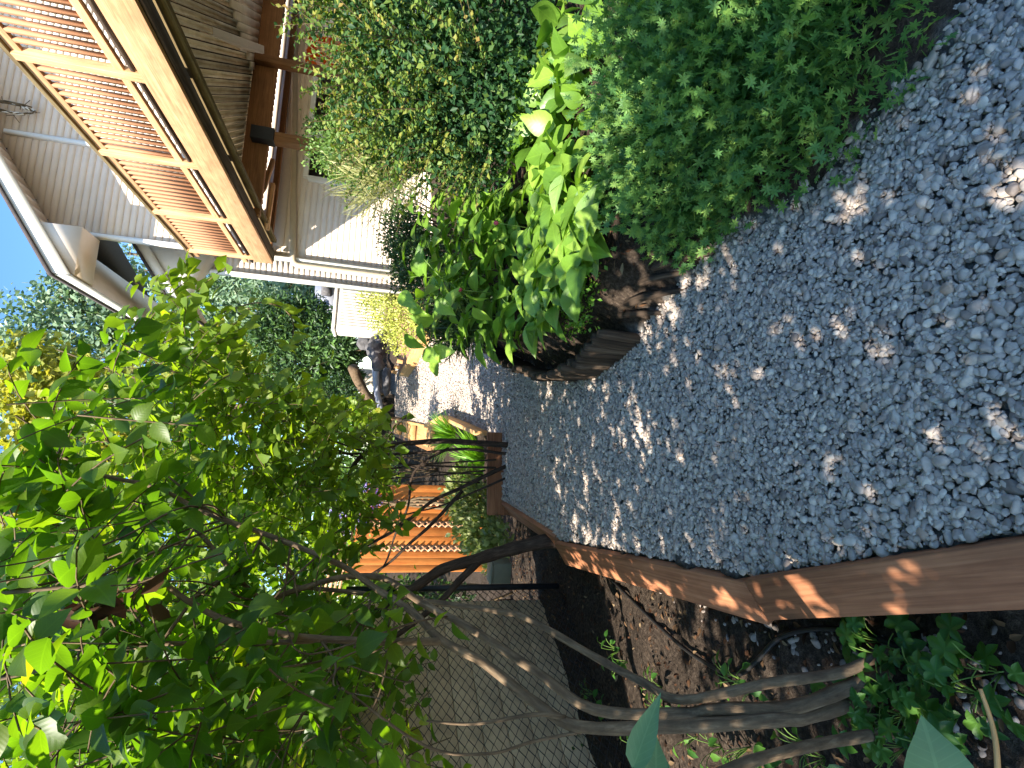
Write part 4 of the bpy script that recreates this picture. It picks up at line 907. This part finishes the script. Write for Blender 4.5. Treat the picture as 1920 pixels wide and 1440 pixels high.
# --- right side shrubs
def bush(name, label, blobs, n_, T, sz, mat, cat='shrub', stems=6, jit=.7, up=.4, tintf=None, stemmat='twig', wsc=1., part='foliage'):
    for i, b in enumerate(blobs):       # keep every clump of the plant above the soil
        for _ in range(60):
            if b[0][2] > hz(b[0][0], b[0][1])+.25*b[1][2]: break
            b = (EYE+(b[0]-EYE)*.985, *b[1:])
        blobs[i] = b
    c = np.mean([b[0] for b in blobs], 0); base = (c[0], c[1], hz(c[0], c[1])); root = thing(name, base, label, cat)
    p_, o_ = lumps(n_, blobs); k = p_[:, 2] > height(p_)[0]+.015; p_, o_ = p_[k], o_[k]; m = len(p_)
    lb = LB(); d = unit(o_*.6+rdir(m)*jit+np.array([0, 0, .3])); nr = unit(o_*.8+np.array([0, 0, up])+rdir(m)*.45)
    tint = rng.rand(m) if tintf is None else tintf(p_, m)
    lb.scatter(T, p_, d, nr, sz*rng.uniform(.65, 1.3, m), wsc, tint); lb.build(part, M[mat], root)
    if stems:
        for i in range(stems):
            mb = MB()
            b = blobs[i % len(blobs)]; e = b[0]+rng.normal(0, .45, 3)*np.array(b[1]); s0 = np.array(base)+rng.normal(0, .12, 3)*[1, 1, 0]-[0, 0, .05]
            mb.tube(spline([s0, (s0+e)/2+rng.normal(0, .05, 3), e], 4), np.linspace(.016, .005, 9), 6); mb.build('stem', M[stemmat], root, smooth=True)
    return root, lb
# small leaved upright shrub
SB = [(O(850, 60, 3.9), (.75, .6, .62), 1.2), (O(755, 110, 4.0), (.55, .5, .42)), (O(750, 20, 3.9), (.6, .5, .42)), (O(800, 190, 4.0), (.52, .5, .5)), (O(900, 200, 3.9), (.52, .5, .42)), (O(770, -120, 3.9), (.8, .6, .8)), (O(940, 70, 3.75), (.65, .5, .45)),
      (O(745, 215, 4.1), (.32, .4, .28)), (O(860, 275, 4.1), (.30, .35, .32)), (O(760, 240, 4.), (.24, .3, .22)), (O(900, 290, 4.), (.22, .25, .2)), (O(660, -60, 3.8), (.3, .3, .25))]
def sunny_top_tint(p_, m): return np.clip(rng.rand(m)*.78+.30*np.clip((p_[:, 2]-1.6)/.7, -.6, 1), 0, .95)  # higher leaves yellower: sunlit top put into the colour, with coppery tips
s1, _ = bush('evergreen_shrub', 'tall dense dark small leaved shrub with coppery shoot tips', SB, 27000, L_BEAN, .050, 'leaf_shrub', stems=14, tintf=sunny_top_tint, stemmat='darkbark', wsc=.82)
lb = LB(); tw = MB(); ns = 340
b_i = rng.randint(0, len(SB), ns); d_ = unit(rdir(ns)+np.array([-.45, -.35, .9])); st_ = np.array([np.array(SB[i][0])+d*np.array(SB[i][1])*.92 for i, d in zip(b_i, d_)])
for i in range(ns): twigs(st_[i:i+1], [unit(d_[i]+[0, 0, .4])], [rng.uniform(.18, .58)], 22, L_BEAN, .044, lb, tw, .5, tint=rng.uniform(.28, .46), rt=.0022, sag=.1)
lb.build('shoots', M['leaf_shrub'], s1); tw.build('branchlets', M['twig'], s1)  # second mesh holds just the twig stems of the shoots
# stems visible below it
mb = MB(); rb = O(1040, 280, 4.3); rb[2] = hz(rb[0], rb[1])
for pts in ([(1060, 262, 4.3), (1035, 270, 4.25), (985, 262, 4.1), (940, 230, 4.0), (900, 180, 3.9)], [(1050, 200, 4.3), (1000, 160, 4.1), (930, 120, 4.0)], [(1060, 110, 4.2), (1000, 90, 4.), (930, 60, 3.9)], [(1065, 40, 4.1), (1000, 30, 4.), (930, 10, 3.9)]):
    MB().tube(spline([O(*p) for p in pts], 4), np.linspace(.022, .010, 4*(len(pts)-1)+1), 7).build('main_stem', M['darkbark'], s1, smooth=True)
# whorled leaf mound
WBl = [(O(1420, 60, 2.1), (.55, .45, .38), 1.2), (O(1300, 200, 2.45), (.42, .4, .34)), (O(1230, 120, 2.7), (.5, .4, .34)), (O(1480, 180, 1.9), (.34, .3, .26)), (O(1580, 70, 1.75), (.36, .28, .25)), (O(1250, 330, 2.75), (.34, .34, .24)),
       (O(1200, 250, 2.95), (.4, .35, .24)), (O(1330, 390, 2.5), (.17, .2, .12)), (O(1400, -120, 2.1), (.6, .5, .5)), (O(1560, -60, 1.7), (.4, .3, .3)), (O(1270, 440, 2.75), (.16, .2, .15)), (O(1400, 300, 2.15), (.22, .22, .17))]
w1, _ = bush('woodruff_mound', 'broad mound of whorled lance leaved ground plant spilling onto the pebbles', WBl, 19500, L_WHORL, .0265, 'leaf_whorl', 'plant', stems=0, jit=.25, up=.5)
# whorls face outward: a second layer with the rosette axis along the leaf direction
# broad-leaved plants
def broad(name, label, stemspec, mat='leaf_broad', n_leaf=9, sz=.13, seed=1, leafT_=L_LONG, fl=None):
    c = np.mean([O(*s[:3]) for s in stemspec], 0); base = (c[0], c[1], hz(c[0], c[1])); root = thing(name, base, label, 'plant')
    lb = LB(); mb = MB()
    for s in stemspec:
        e = O(*s[:3])
        for _ in range(80):
            if e[2] > hz(e[0], e[1])+.16: break
            e = EYE+(e-EYE)*.985
        b0 = np.array([e[0]+rng.normal(0, .08)+.12, e[1]+rng.uniform(.0, .2), 0]); b0[2] = hz(b0[0], b0[1])-.03
        if e[2]-b0[2] < .12: e = e+[0, 0, .12]
        P_ = spline([b0, (b0+e)/2+[.05, .03, .08], e], 6); MB().tube(P_, np.linspace(.006, .003, len(P_)), 5).build('stem', M['stem'], root, smooth=True)
        k = np.linspace(4, len(P_)-1, n_leaf); idx = k.astype(int); m = len(idx); q = rng.rand()*6+np.arange(m)*2.4
        out = np.stack([np.cos(q), np.sin(q), rng.uniform(-.1, .55, m)], 1); lb.scatter(leafT_, P_[idx], out, np.array([0, -.15, 1.])+rng.normal(0, .35, (m, 3)), sz*rng.uniform(.75, 1.25, m), rng.uniform(.8, 1.1, m))
    lb.build('leaves', M[mat], root); return root
hs = [(x, y, D) for x, y, D in ((800, 400, 4.9), (790, 450, 4.9), (840, 420, 4.7), (850, 480, 4.6), (880, 450, 4.5), (900, 520, 4.5), (930, 410, 4.4), (960, 470, 4.3), (1000, 440, 4.2), (1010, 520, 4.2), (1040, 400, 4.1), (1050, 470, 4.0), (1070, 540, 4.0), (870, 390, 4.8), (980, 560, 4.2), (930, 560, 4.35), (1000, 360, 4.3), (1090, 420, 3.95), (830, 520, 4.6), (1060, 340, 4.1), (950, 380, 4.5), (1030, 580, 4.05), (1020, 480, 4.2), (890, 400, 4.6), (800, 520, 4.7), (850, 560, 4.5), (980, 500, 4.25), (1080, 600, 3.95), (1000, 610, 4.1), (940, 500, 4.4), (900, 460, 4.5), (1090, 500, 3.9), (1040, 540, 4.0), (830, 380, 4.9), (1010, 400, 4.3), (960, 430, 4.4), (1075, 440, 4.0), (775, 400, 5.), (765, 450, 5.), (780, 500, 4.8), (1100, 460, 3.8), (1105, 540, 3.8), (1090, 380, 4.), (1060, 510, 4.), (1000, 470, 4.2), (920, 480, 4.4), (800, 600, 4.6), (830, 640, 4.5), (870, 600, 4.4), (900, 640, 4.3), (780, 560, 4.7), (940, 600, 4.2), (960, 640, 4.1), (1040, 620, 3.9), (770, 520, 4.8), (800, 460, 4.8))]
br = broad('peony_clump', 'lush clump of pointed bright green broad leaves in the stake edged bed', hs, n_leaf=11, sz=.215)
lb = LB(); mb = MB()
for x, y, D in ((930, 418, 4.0), (862, 543, 4.2)):
    c = O(x, y, D); mb.tube(np.array([c-[0, 0, .25], c]), .004, 5); V0 = c+vv*np.array([.017, .017, .020]); mk('bud', V0, ff, np.full(len(vv), .5), vv, M['bud'], br, smooth=True)
mb.build('bud_stems', M['stem'], br)
# tall leaf sprays leaning left over the path
br2 = thing('leaning_peony', G(900, 600, .3), 'broad leaves on a leaning stem hanging over the sunny gravel', 'plant')
lb = LB(); mb = MB(); root_b = O(900, 560, 4.6); root_b[2] = hz(root_b[0], root_b[1])
for pts, leaves in (([(870, 560, 4.6), (830, 590, 4.4), (805, 640, 4.2), (800, 660, 4.2)], [(790, 625, 0), (805, 665, 1), (825, 660, 2), (815, 690, 3), (770, 640, 0), (795, 600, 2)]),
                    ([(880, 540, 4.6), (800, 570, 4.4), (775, 580, 4.3)], [(775, 575, 0), (830, 575, 1), (760, 560, 1), (845, 560, 3)]),
                    ([(880, 520, 4.6), (840, 530, 4.5), (790, 480, 4.5)], [(890, 560, 0), (900, 590, 2), (1065, 580, 1), (1065, 625, 2), (1010, 545, 3)])):
    P_ = spline([root_b]+[O(*p) for p in pts], 5); mb.tube(P_, np.linspace(.007, .004, len(P_)), 6)
    for x, y, k in leaves:
        c = O(x, y, 4.15); d = unit(np.array([-.6+.3*k, -.3, -.25-.2*(k % 2)])+rng.normal(0, .3, 3)); lb.scatter(L_BIG, c-d*.08, d, np.array([.0, -.55, .9])+rng.normal(0, .25, 3), .19, .95, rng.uniform(.5, 1)); j = np.argmin(np.linalg.norm(P_-c, axis=1)); mb.tube(spline([P_[j], (P_[j]+c-d*.08)/2+[0, 0, .01], c-d*.08], 3), .003, 4)
lb.build('leaves', M['leaf_broad'], br2); mb.build('stems', M['stem'], br2, smooth=True)
# plants at the back of the bed
bush('hosta_clump', 'bright sunlit broad leaved clump behind the evergreen stems', [(O(1030, 190, 4.9), (.45, .3, .22)), (O(1000, 250, 5.0), (.35, .3, .22)), (O(1075, 250, 4.3), (.35, .25, .16)), (O(1085, 150, 4.3), (.4, .25, .18)), (O(1100, 60, 4.2), (.4, .25, .18))], 400, L_BIG, .18, 'leaf_broad', 'plant', stems=0, jit=.6)
bush('boxwood_shrub', 'low dark fine leaved shrub at the corner of the bed', [(O(800, 500, 6.2), (.42, .4, .34)), (O(770, 480, 6.4), (.35, .35, .25)), (O(860, 560, 5.9), (.36, .35, .28)), (O(830, 600, 5.9), (.28, .3, .22)), (O(760, 440, 6.5), (.35, .3, .25))], 14000, L_BEAN, .036, 'leaf_box', stems=8)
gr, _ = bush('lavender_tuft', 'dark narrow leaved tuft trailing over the far stake edging', [(O(880, 600, 5.6), (.30, .25, .14)), (O(855, 615, 5.7), (.24, .25, .14))], 1100, L_BLADE, .20, 'leaf_box', 'plant', stems=0, jit=.5, wsc=1.6)
bush('sunlit_shrub', 'pale sunlit airy shrub in front of the deck post', [(O(640, 270, 7.4), (.42, .4, .40)), (O(665, 250, 7.3), (.38, .35, .35)), (O(690, 295, 7.2), (.42, .4, .35)), (O(650, 305, 7.4), (.28, .3, .28))], 9000, L_BEAN, .045, 'leaf_light', stems=8)
sg, _ = bush('tall_grass_clump', 'tuft of pale straw coloured grass below the house window', [(O(700, 335, 7.0), (.45, .3, .32)), (O(735, 310, 6.9), (.4, .3, .3)), (O(720, 290, 7.), (.3, .3, .2))], 1300, L_BLADE, .30, 'leaf_straw', 'grass', stems=0, jit=.35, up=.1, wsc=.8)
bush('wispy_shrub', 'thin twiggy shrub in front of the sunlit siding', [(O(730, 400, 6.9), (.42, .3, .30)), (O(745, 470, 6.9), (.42, .3, .22)), (O(770, 420, 6.8), (.4, .3, .25))], 1500, L_BEAN, .028, 'leaf_ivy', stems=26)
bush('poppy_plant', 'green plant with small red flowers beside the deck post', [(O(720, 150, 6.6), (.35, .3, .25))], 900, L_BEAN, .04, 'leaf_light', 'plant', stems=4)
bush('creeping_jenny', 'yellow leaved low shrub spreading over the raised bed', [(O(735, 590, 12.2), (.62, .5, .42)), (O(765, 600, 11.8), (.6, .5, .35)), (O(715, 575, 12.6), (.5, .4, .45)), (O(790, 590, 11.5), (.45, .4, .3)), (O(750, 640, 12.2), (.35, .35, .25)), (O(700, 555, 12.6), (.28, .3, .4))], 5200, L_BEAN, .055, 'leaf_yellow', stems=8)
# low cover at the foot of the peony
bush('clover_patch', 'small round leaved weeds at the foot of the stake edging', [(O(1090, 560, 3.95), (.18, .2, .08)), (O(1095, 510, 3.95), (.2, .2, .08)), (O(1080, 600, 4.0), (.12, .15, .06))], 700, L_BEAN, .030, 'leaf_grass', 'plant', stems=0)

# --- far trees
def tree(name, label, base, blobs, n_, T, sz, mat, trunk_r, barkm='bark', jit=.9, cat='tree', group=None, up=.5):
    root = thing(name, base, label, cat, group); top = np.mean([b[0] for b in blobs], 0)
    mb = MB(); P_ = spline([np.array(base)-[0, 0, .3], (np.array(base)*.6+top*.4), top+[0, 0, .2]], 6); mb.tube(P_, np.linspace(trunk_r, trunk_r*.35, len(P_)), 9)
    for b in blobs:
        for k in range(3):
            j = rng.randint(4, len(P_)-2); e = np.array(b[0])+rng.normal(0, .4, 3)*np.array(b[1]); mb.tube(spline([P_[j], (P_[j]+e)/2+[0, 0, .15], e], 4), np.linspace(trunk_r*.4, trunk_r*.1, 9), 5)
    mb.build('trunk', M[barkm], root, smooth=True)
    p_, o_ = lumps(n_, blobs); m = len(p_); lb = LB(); lb.scatter(T, p_, unit(o_*.4+rdir(m)*jit), unit(o_*.7+np.array([0, 0, up])+rdir(m)*.5), sz*rng.uniform(.6, 1.35, m)); lb.build('crown', M[mat], root); return root
gz = lambda D: float(zp(D))
def at(x, y, D): return O(x, y, D)
c = at(600, 650, 19); tree('juniper_tree', 'dark green bushy conifer beyond the path with drooping sprays', (c[0], c[1], gz(19)), [(at(560, 660, 19), (1.15, .9, 1.3)), (at(620, 640, 18.6), (.85, .8, 1.0)), (at(620, 700, 19), (.7, .8, 1.0)), (at(520, 620, 19.4), (.9, .9, 1.0)), (at(560, 590, 19.5), (.7, .7, 1.1)), (at(645, 655, 18.4), (.5, .6, .5)), (at(540, 730, 19.4), (.6, .7, 1.1))], 17000, L_LANCE, .19, 'leaf_conifer', .22, jit=.5)
c = at(600, 480, 34); tree('fir_tree', 'hazy grey green conifer behind the house corner', (c[0], c[1], 1.6), [(at(450, 500, 34), (2.2, 1.6, 3.2)), (at(540, 530, 33), (1.9, 1.6, 2.6)), (at(470, 580, 36), (2.4, 1.6, 2.4)), (at(600, 560, 34), (1.6, 1.5, 1.5)), (at(390, 560, 36), (2, 1.6, 2))], 9000, L_LANCE, .42, 'leaf_poplar', .3, jit=.5)
c = at(690, 620, 40); tree('poplar_tree', 'tall pale green broadleaf tree against the blue sky', (c[0], c[1], 1.7), [(at(120, 610, 40), (3.2, 2, 3.6)), (at(60, 640, 40), (2.2, 2, 1.8)), (at(180, 570, 40), (2.2, 2, 2.6)), (at(150, 680, 40), (3.4, 2, 3.4)), (at(260, 600, 40), (3.4, 2, 3)), (at(40, 720, 40), (3.4, 2, 2.4)), (at(120, 545, 40), (1., 1, 1.4)), (at(235, 520, 41), (1.2, 1, 1.3)), (at(300, 680, 40), (3.6, 2, 3)), (at(420, 640, 40), (4, 2, 4)), (at(540, 700, 40), (4, 2, 4))], 12000, L_MID, .36, 'leaf_poplar', .35, jit=.9)
c = at(690, 540, 50); tree('birch_tree', 'distant airy tree in the gap between the two house gables', (c[0], c[1], 1.8), [(at(230, 490, 50), (2.2, 1.5, 2.6)), (at(250, 460, 50), (1.8, 1.5, 2))], 500, L_MID, .32, 'leaf_poplar', .3, jit=.9)
c = at(690, 740, 24); tree('maple_tree', 'golden yellow leaved maple rising behind the lilac', (c[0], c[1], 1.3), [(at(60, 700, 24), (1.5, 1.3, 1.6)), (at(120, 760, 24), (1.8, 1.3, 2)), (at(250, 780, 24), (1.9, 1.3, 2)), (at(380, 720, 24), (1.2, 1.2, 1.4)), (at(470, 690, 23), (1.1, 1.1, 1.3)), (at(100, 860, 24), (1.8, 1.3, 2)), (at(420, 640, 24), (.8, .8, .9)), (at(540, 750, 22), (.9, .9, .9)), (at(300, 900, 24), (2, 1.3, 2.4)), (at(90, 960, 24), (2, 1.3, 2))], 9500, L_LOBE, .26, 'leaf_maple', .2, jit=.9)
c = at(700, 780, 15); tree('young_maple', 'small lobed leaved maple beside the brown post', (c[0], c[1], .6), [(at(640, 800, 13), (.5, .5, .55)), (at(660, 770, 13), (.35, .4, .45)), (at(600, 790, 13.2), (.5, .5, .5)), (at(690, 790, 12.6), (.4, .4, .35)), (at(570, 760, 13.5), (.5, .5, .5))], 1600, L_LOBE, .12, 'leaf_lilac', .03, jit=.9)
# hedges and shrubs that close the view
for nm, lab, bl, n_, sz, mt in (
    ('garden_hedge', 'leafy light green shrubs beyond the far steps', [(at(700, 850, 14), (.8, .6, .7)), (at(680, 890, 13.5), (.7, .6, .8)), (at(620, 860, 14), (.9, .6, .9)), (at(560, 900, 14), (.9, .7, .9))], 3200, .08, 'leaf_light'),
    ('back_hedge', 'tall green shrubs closing the view behind the tan shed', [(at(640, 1180, 11.5), (1.6, .8, 1.5)), (at(600, 1330, 11), (1.9, .9, 2.)), (at(690, 1430, 10.5), (1.5, .8, 1.4)), (at(500, 1120, 12.5), (2., .9, 2.)), (at(350, 1250, 12.5), (2.4, 1., 2.2)), (at(250, 1400, 12), (2.6, 1., 2.4)), (at(120, 1250, 13), (2.6, 1., 2.2)), (at(60, 1420, 12), (2.2, 1., 2.))], 12000, .14, 'leaf_lilac'),
    ('garden_thicket', 'tall yellow green thicket seen through the lilac stems', [(at(600, 960, 18), (1.6, 1., 1.7)), (at(500, 1040, 19), (1.8, 1., 2.)), (at(420, 930, 19), (1.8, 1., 2.2)), (at(560, 860, 18), (1.2, 1., 1.4)), (at(300, 1030, 20), (2.2, 1.2, 2.4)), (at(640, 1060, 16), (1.3, .9, 1.2)), (at(180, 1100, 20), (2.6, 1.2, 2.6)), (at(260, 1210, 19), (2.8, 1.2, 2.8)), (at(100, 1330, 19), (2.8, 1.2, 2.6)), (at(380, 1350, 19), (2.6, 1.2, 2.6)), (at(520, 1260, 18), (2., 1.2, 2.)), (at(60, 1180, 20), (2.4, 1.2, 2.)), (at(560, 1400, 17), (2, 1.2, 2)), (at(200, 1440, 18), (2.4, 1.2, 2.6))], 32000, .17, 'leaf_thicket'),
    ('fence_shrub', 'dark shrub behind the black post of the chain link fence', [(at(820, 1138, 6.6), (.3, .3, .5)), (at(760, 1150, 6.8), (.4, .3, .4))], 1500, .07, 'leaf_box'),
    ('far_hedge', 'dark shrubs at the foot of the beige shed', [(at(640, 735, 18), (.6, .5, .6)), (at(665, 750, 17.6), (.55, .5, .45)), (at(610, 740, 18.5), (.6, .5, .7))], 2600, .09, 'leaf_conifer')):
    bush(nm, lab, bl, n_, L_MID if sz > .085 or mt in ('leaf_light', 'leaf_thicket') else L_BEAN, sz, mt, 'hedge', stems=10)
bush('ivy_mound', 'pale olive leafy mound at the base of the cedar fence', [(O(890, 965, 6.8), (.42, .3, .26)), (O(905, 1000, 6.4), (.34, .28, .22)), (O(870, 925, 7.3), (.35, .3, .24)), (O(930, 1020, 6.), (.24, .22, .16))], 2400, L_MID, .075, 'leaf_ivy', 'plant', stems=0, jit=.4, up=.1)
# ornamental grass tufts
def tuft(name, label, x, y, D, n_, L_, mat='leaf_grass', r=.18):
    c = O(x, y, D); g0 = np.array([c[0], c[1], c[2]]); root = thing(name, g0, label, 'grass'); lb = LB(); q = rng.rand(n_)*6.283; rr = r*np.sqrt(rng.rand(n_))
    p_ = g0+np.stack([np.cos(q)*rr, np.sin(q)*rr, -.02*np.ones(n_)], 1); d = unit(np.stack([np.cos(q)*.5, np.sin(q)*.5, np.ones(n_)], 1)+rdir(n_)*.35); nr = unit(np.stack([-np.cos(q), -np.sin(q), .4*np.ones(n_)], 1)); lb.scatter(L_BLADE, p_, d, nr, L_*rng.uniform(.6, 1.2, n_), 1.3); lb.build('blades', M[mat], root)
tuft('grass_tuft', 'bright green grass tuft beside the pale turned board', 850, 818, 9.0, 240, .45, r=.15)
tuft('grass_tuft', 'dense green grass clump behind the shaded crossing board', 900, 868, 8.6, 420, .55, r=.3)
tuft('grass_tuft', 'thin weedy grass growing at the far left bend of the path', 690, 800, 13, 90, .7, r=.25)
# soil plants on the left
def cover(name, label, pts, T, sz, n_per, mat, hgt=.18):
    g = np.array([G(x, y, -.2) for x, y in pts]); c = g.mean(0); root = thing(name, (c[0], c[1], hz(c[0], c[1])), label, 'plant'); lb = LB(); mb = MB()
    for P_ in g:
        z0 = hz(P_[0], P_[1])
        for k in range(n_per):
            h = hgt*rng.uniform(.3, 1.1); q = rng.rand()*6.283; e = np.array([P_[0]+math.cos(q)*rng.uniform(.02, .12), P_[1]+math.sin(q)*rng.uniform(.02, .12), z0+h]); b = np.array([P_[0], P_[1], z0-.01]); mb.tube(spline([b, (b+e)/2+[0, 0, .03], e], 3), .002, 4); lb.scatter(T, e, np.array([math.cos(q), math.sin(q), -.15]), np.array([0, -.1, 1])+rng.normal(0, .3, 3), sz*rng.uniform(.6, 1.2), 1., rng.rand())
    lb.build('leaves', M[mat], root); mb.build('stems', M['stem'], root)
cover('lobed_plant', 'bright lobed leaf plant growing against the near stem bases', [(1700, 1230), (1730, 1270), (1680, 1290), (1750, 1310), (1660, 1205), (1790, 1340), (1720, 1340), (1640, 1320), (1860, 1300), (1800, 1400), (1700, 1400), (1880, 1260)], L_COVER, .085, 8, 'leaf_cover', .14)
cover('ground_ivy', 'small weeds scattered on the dark soil below the fence', [(1170, 1240), (1150, 1220), (1230, 1290), (1390, 1275), (1420, 1285), (1100, 1300), (1130, 1330), (1250, 1330), (1300, 1380), (1350, 1400), (1400, 1400), (1200, 1400), (1450, 1420), (1530, 1400), (1560, 1420), (1080, 1390)], L_MID, .055, 9, 'leaf_cover', .14)
# dead leaves and mulch on the soil
m = 5200; q = np.stack([rng.uniform(-4.2, -.3, m), rng.uniform(.8, 7.0, m)], 1); z_, inn = height(q); k = ~inn & (q[:, 0] < np.interp(q[:, 1], LG[:, 1], LG[:, 0])-.1); q, z_ = q[k], z_[k]; m = len(q)
lb = LB(); lb.scatter(L_MID, np.column_stack([q, z_+.012+.01*rng.rand(m)]), unit(np.column_stack([rng.normal(size=(m, 2)), .15*rng.normal(size=m)])), unit(np.array([0, 0, 1])+rng.normal(0, .3, (m, 3))), rng.uniform(.015, .05, m), rng.uniform(.5, 1.1, m)); tag(lb.build('leaf_litter', M['dead'], base=(-2, 3, 0)), 'brown leaf litter on the soil left of the boards', 'leaf litter', kind='stuff')
m = 6500; q = np.stack([rng.uniform(.0, 3.5, m), rng.uniform(2.6, 7.5, m)], 1); z_, inn = height(q); k = ~inn & (segdist(q, RG) > .06); q, z_ = q[k], z_[k]; m = len(q)
lb = LB(); lb.scatter(L_LANCE, np.column_stack([q, z_+.015+.012*rng.rand(m)]), unit(np.column_stack([rng.normal(size=(m, 2)), .2*rng.normal(size=m)])), unit(np.array([0, 0, 1])+rng.normal(0, .3, (m, 3))), rng.uniform(.02, .07, m), rng.uniform(.5, 1.1, m)); tag(lb.build('bark_mulch', M['dead'], base=(2, 4, 0)), 'brown bark mulch covering the planting bed', 'mulch', kind='stuff')
# foreground leaves and stick
fp = thing('foreground_sapling', O(1800, 1500, .62), 'pale green sapling leaves close to the camera at the bottom', 'sapling')
lb = LB(); mb = MB(); st0 = O(1900, 1500, .60)
for (x0, y0, x1, y1, D, s_) in ((1187, 1440, 1228, 1322, .95, .5), (1766, 1485, 1748, 1383, .62, 1.15), (1232, 1490, 1226, 1412, .95, .95)):
    A_ = O(x0, y0, D); B_ = O(x1, y1, D*.97); lb.scatter(L_BIG, A_, B_-A_, np.array([.25, -.75, .6]), np.linalg.norm(B_-A_)*1.02, s_, .6); mb.tube(spline([st0, (st0+A_)/2+[-.03, 0, -.02], A_], 4), .0025, 5)
lb.build('leaves', M['leaf_fore'], fp); mb.build('stems', M['stem'], fp)
mb = MB(); mb.tube(spline([O(1838, 1292, .85), O(1858, 1350, .83), O(1868, 1400, .81), O(1872, 1470, .8)], 4), np.linspace(.004, .006, 13), 6); tag(mb.build('dry_stick', M['boardlit'], smooth=True), 'thin dry tan stick standing in the lower corner', 'stick')
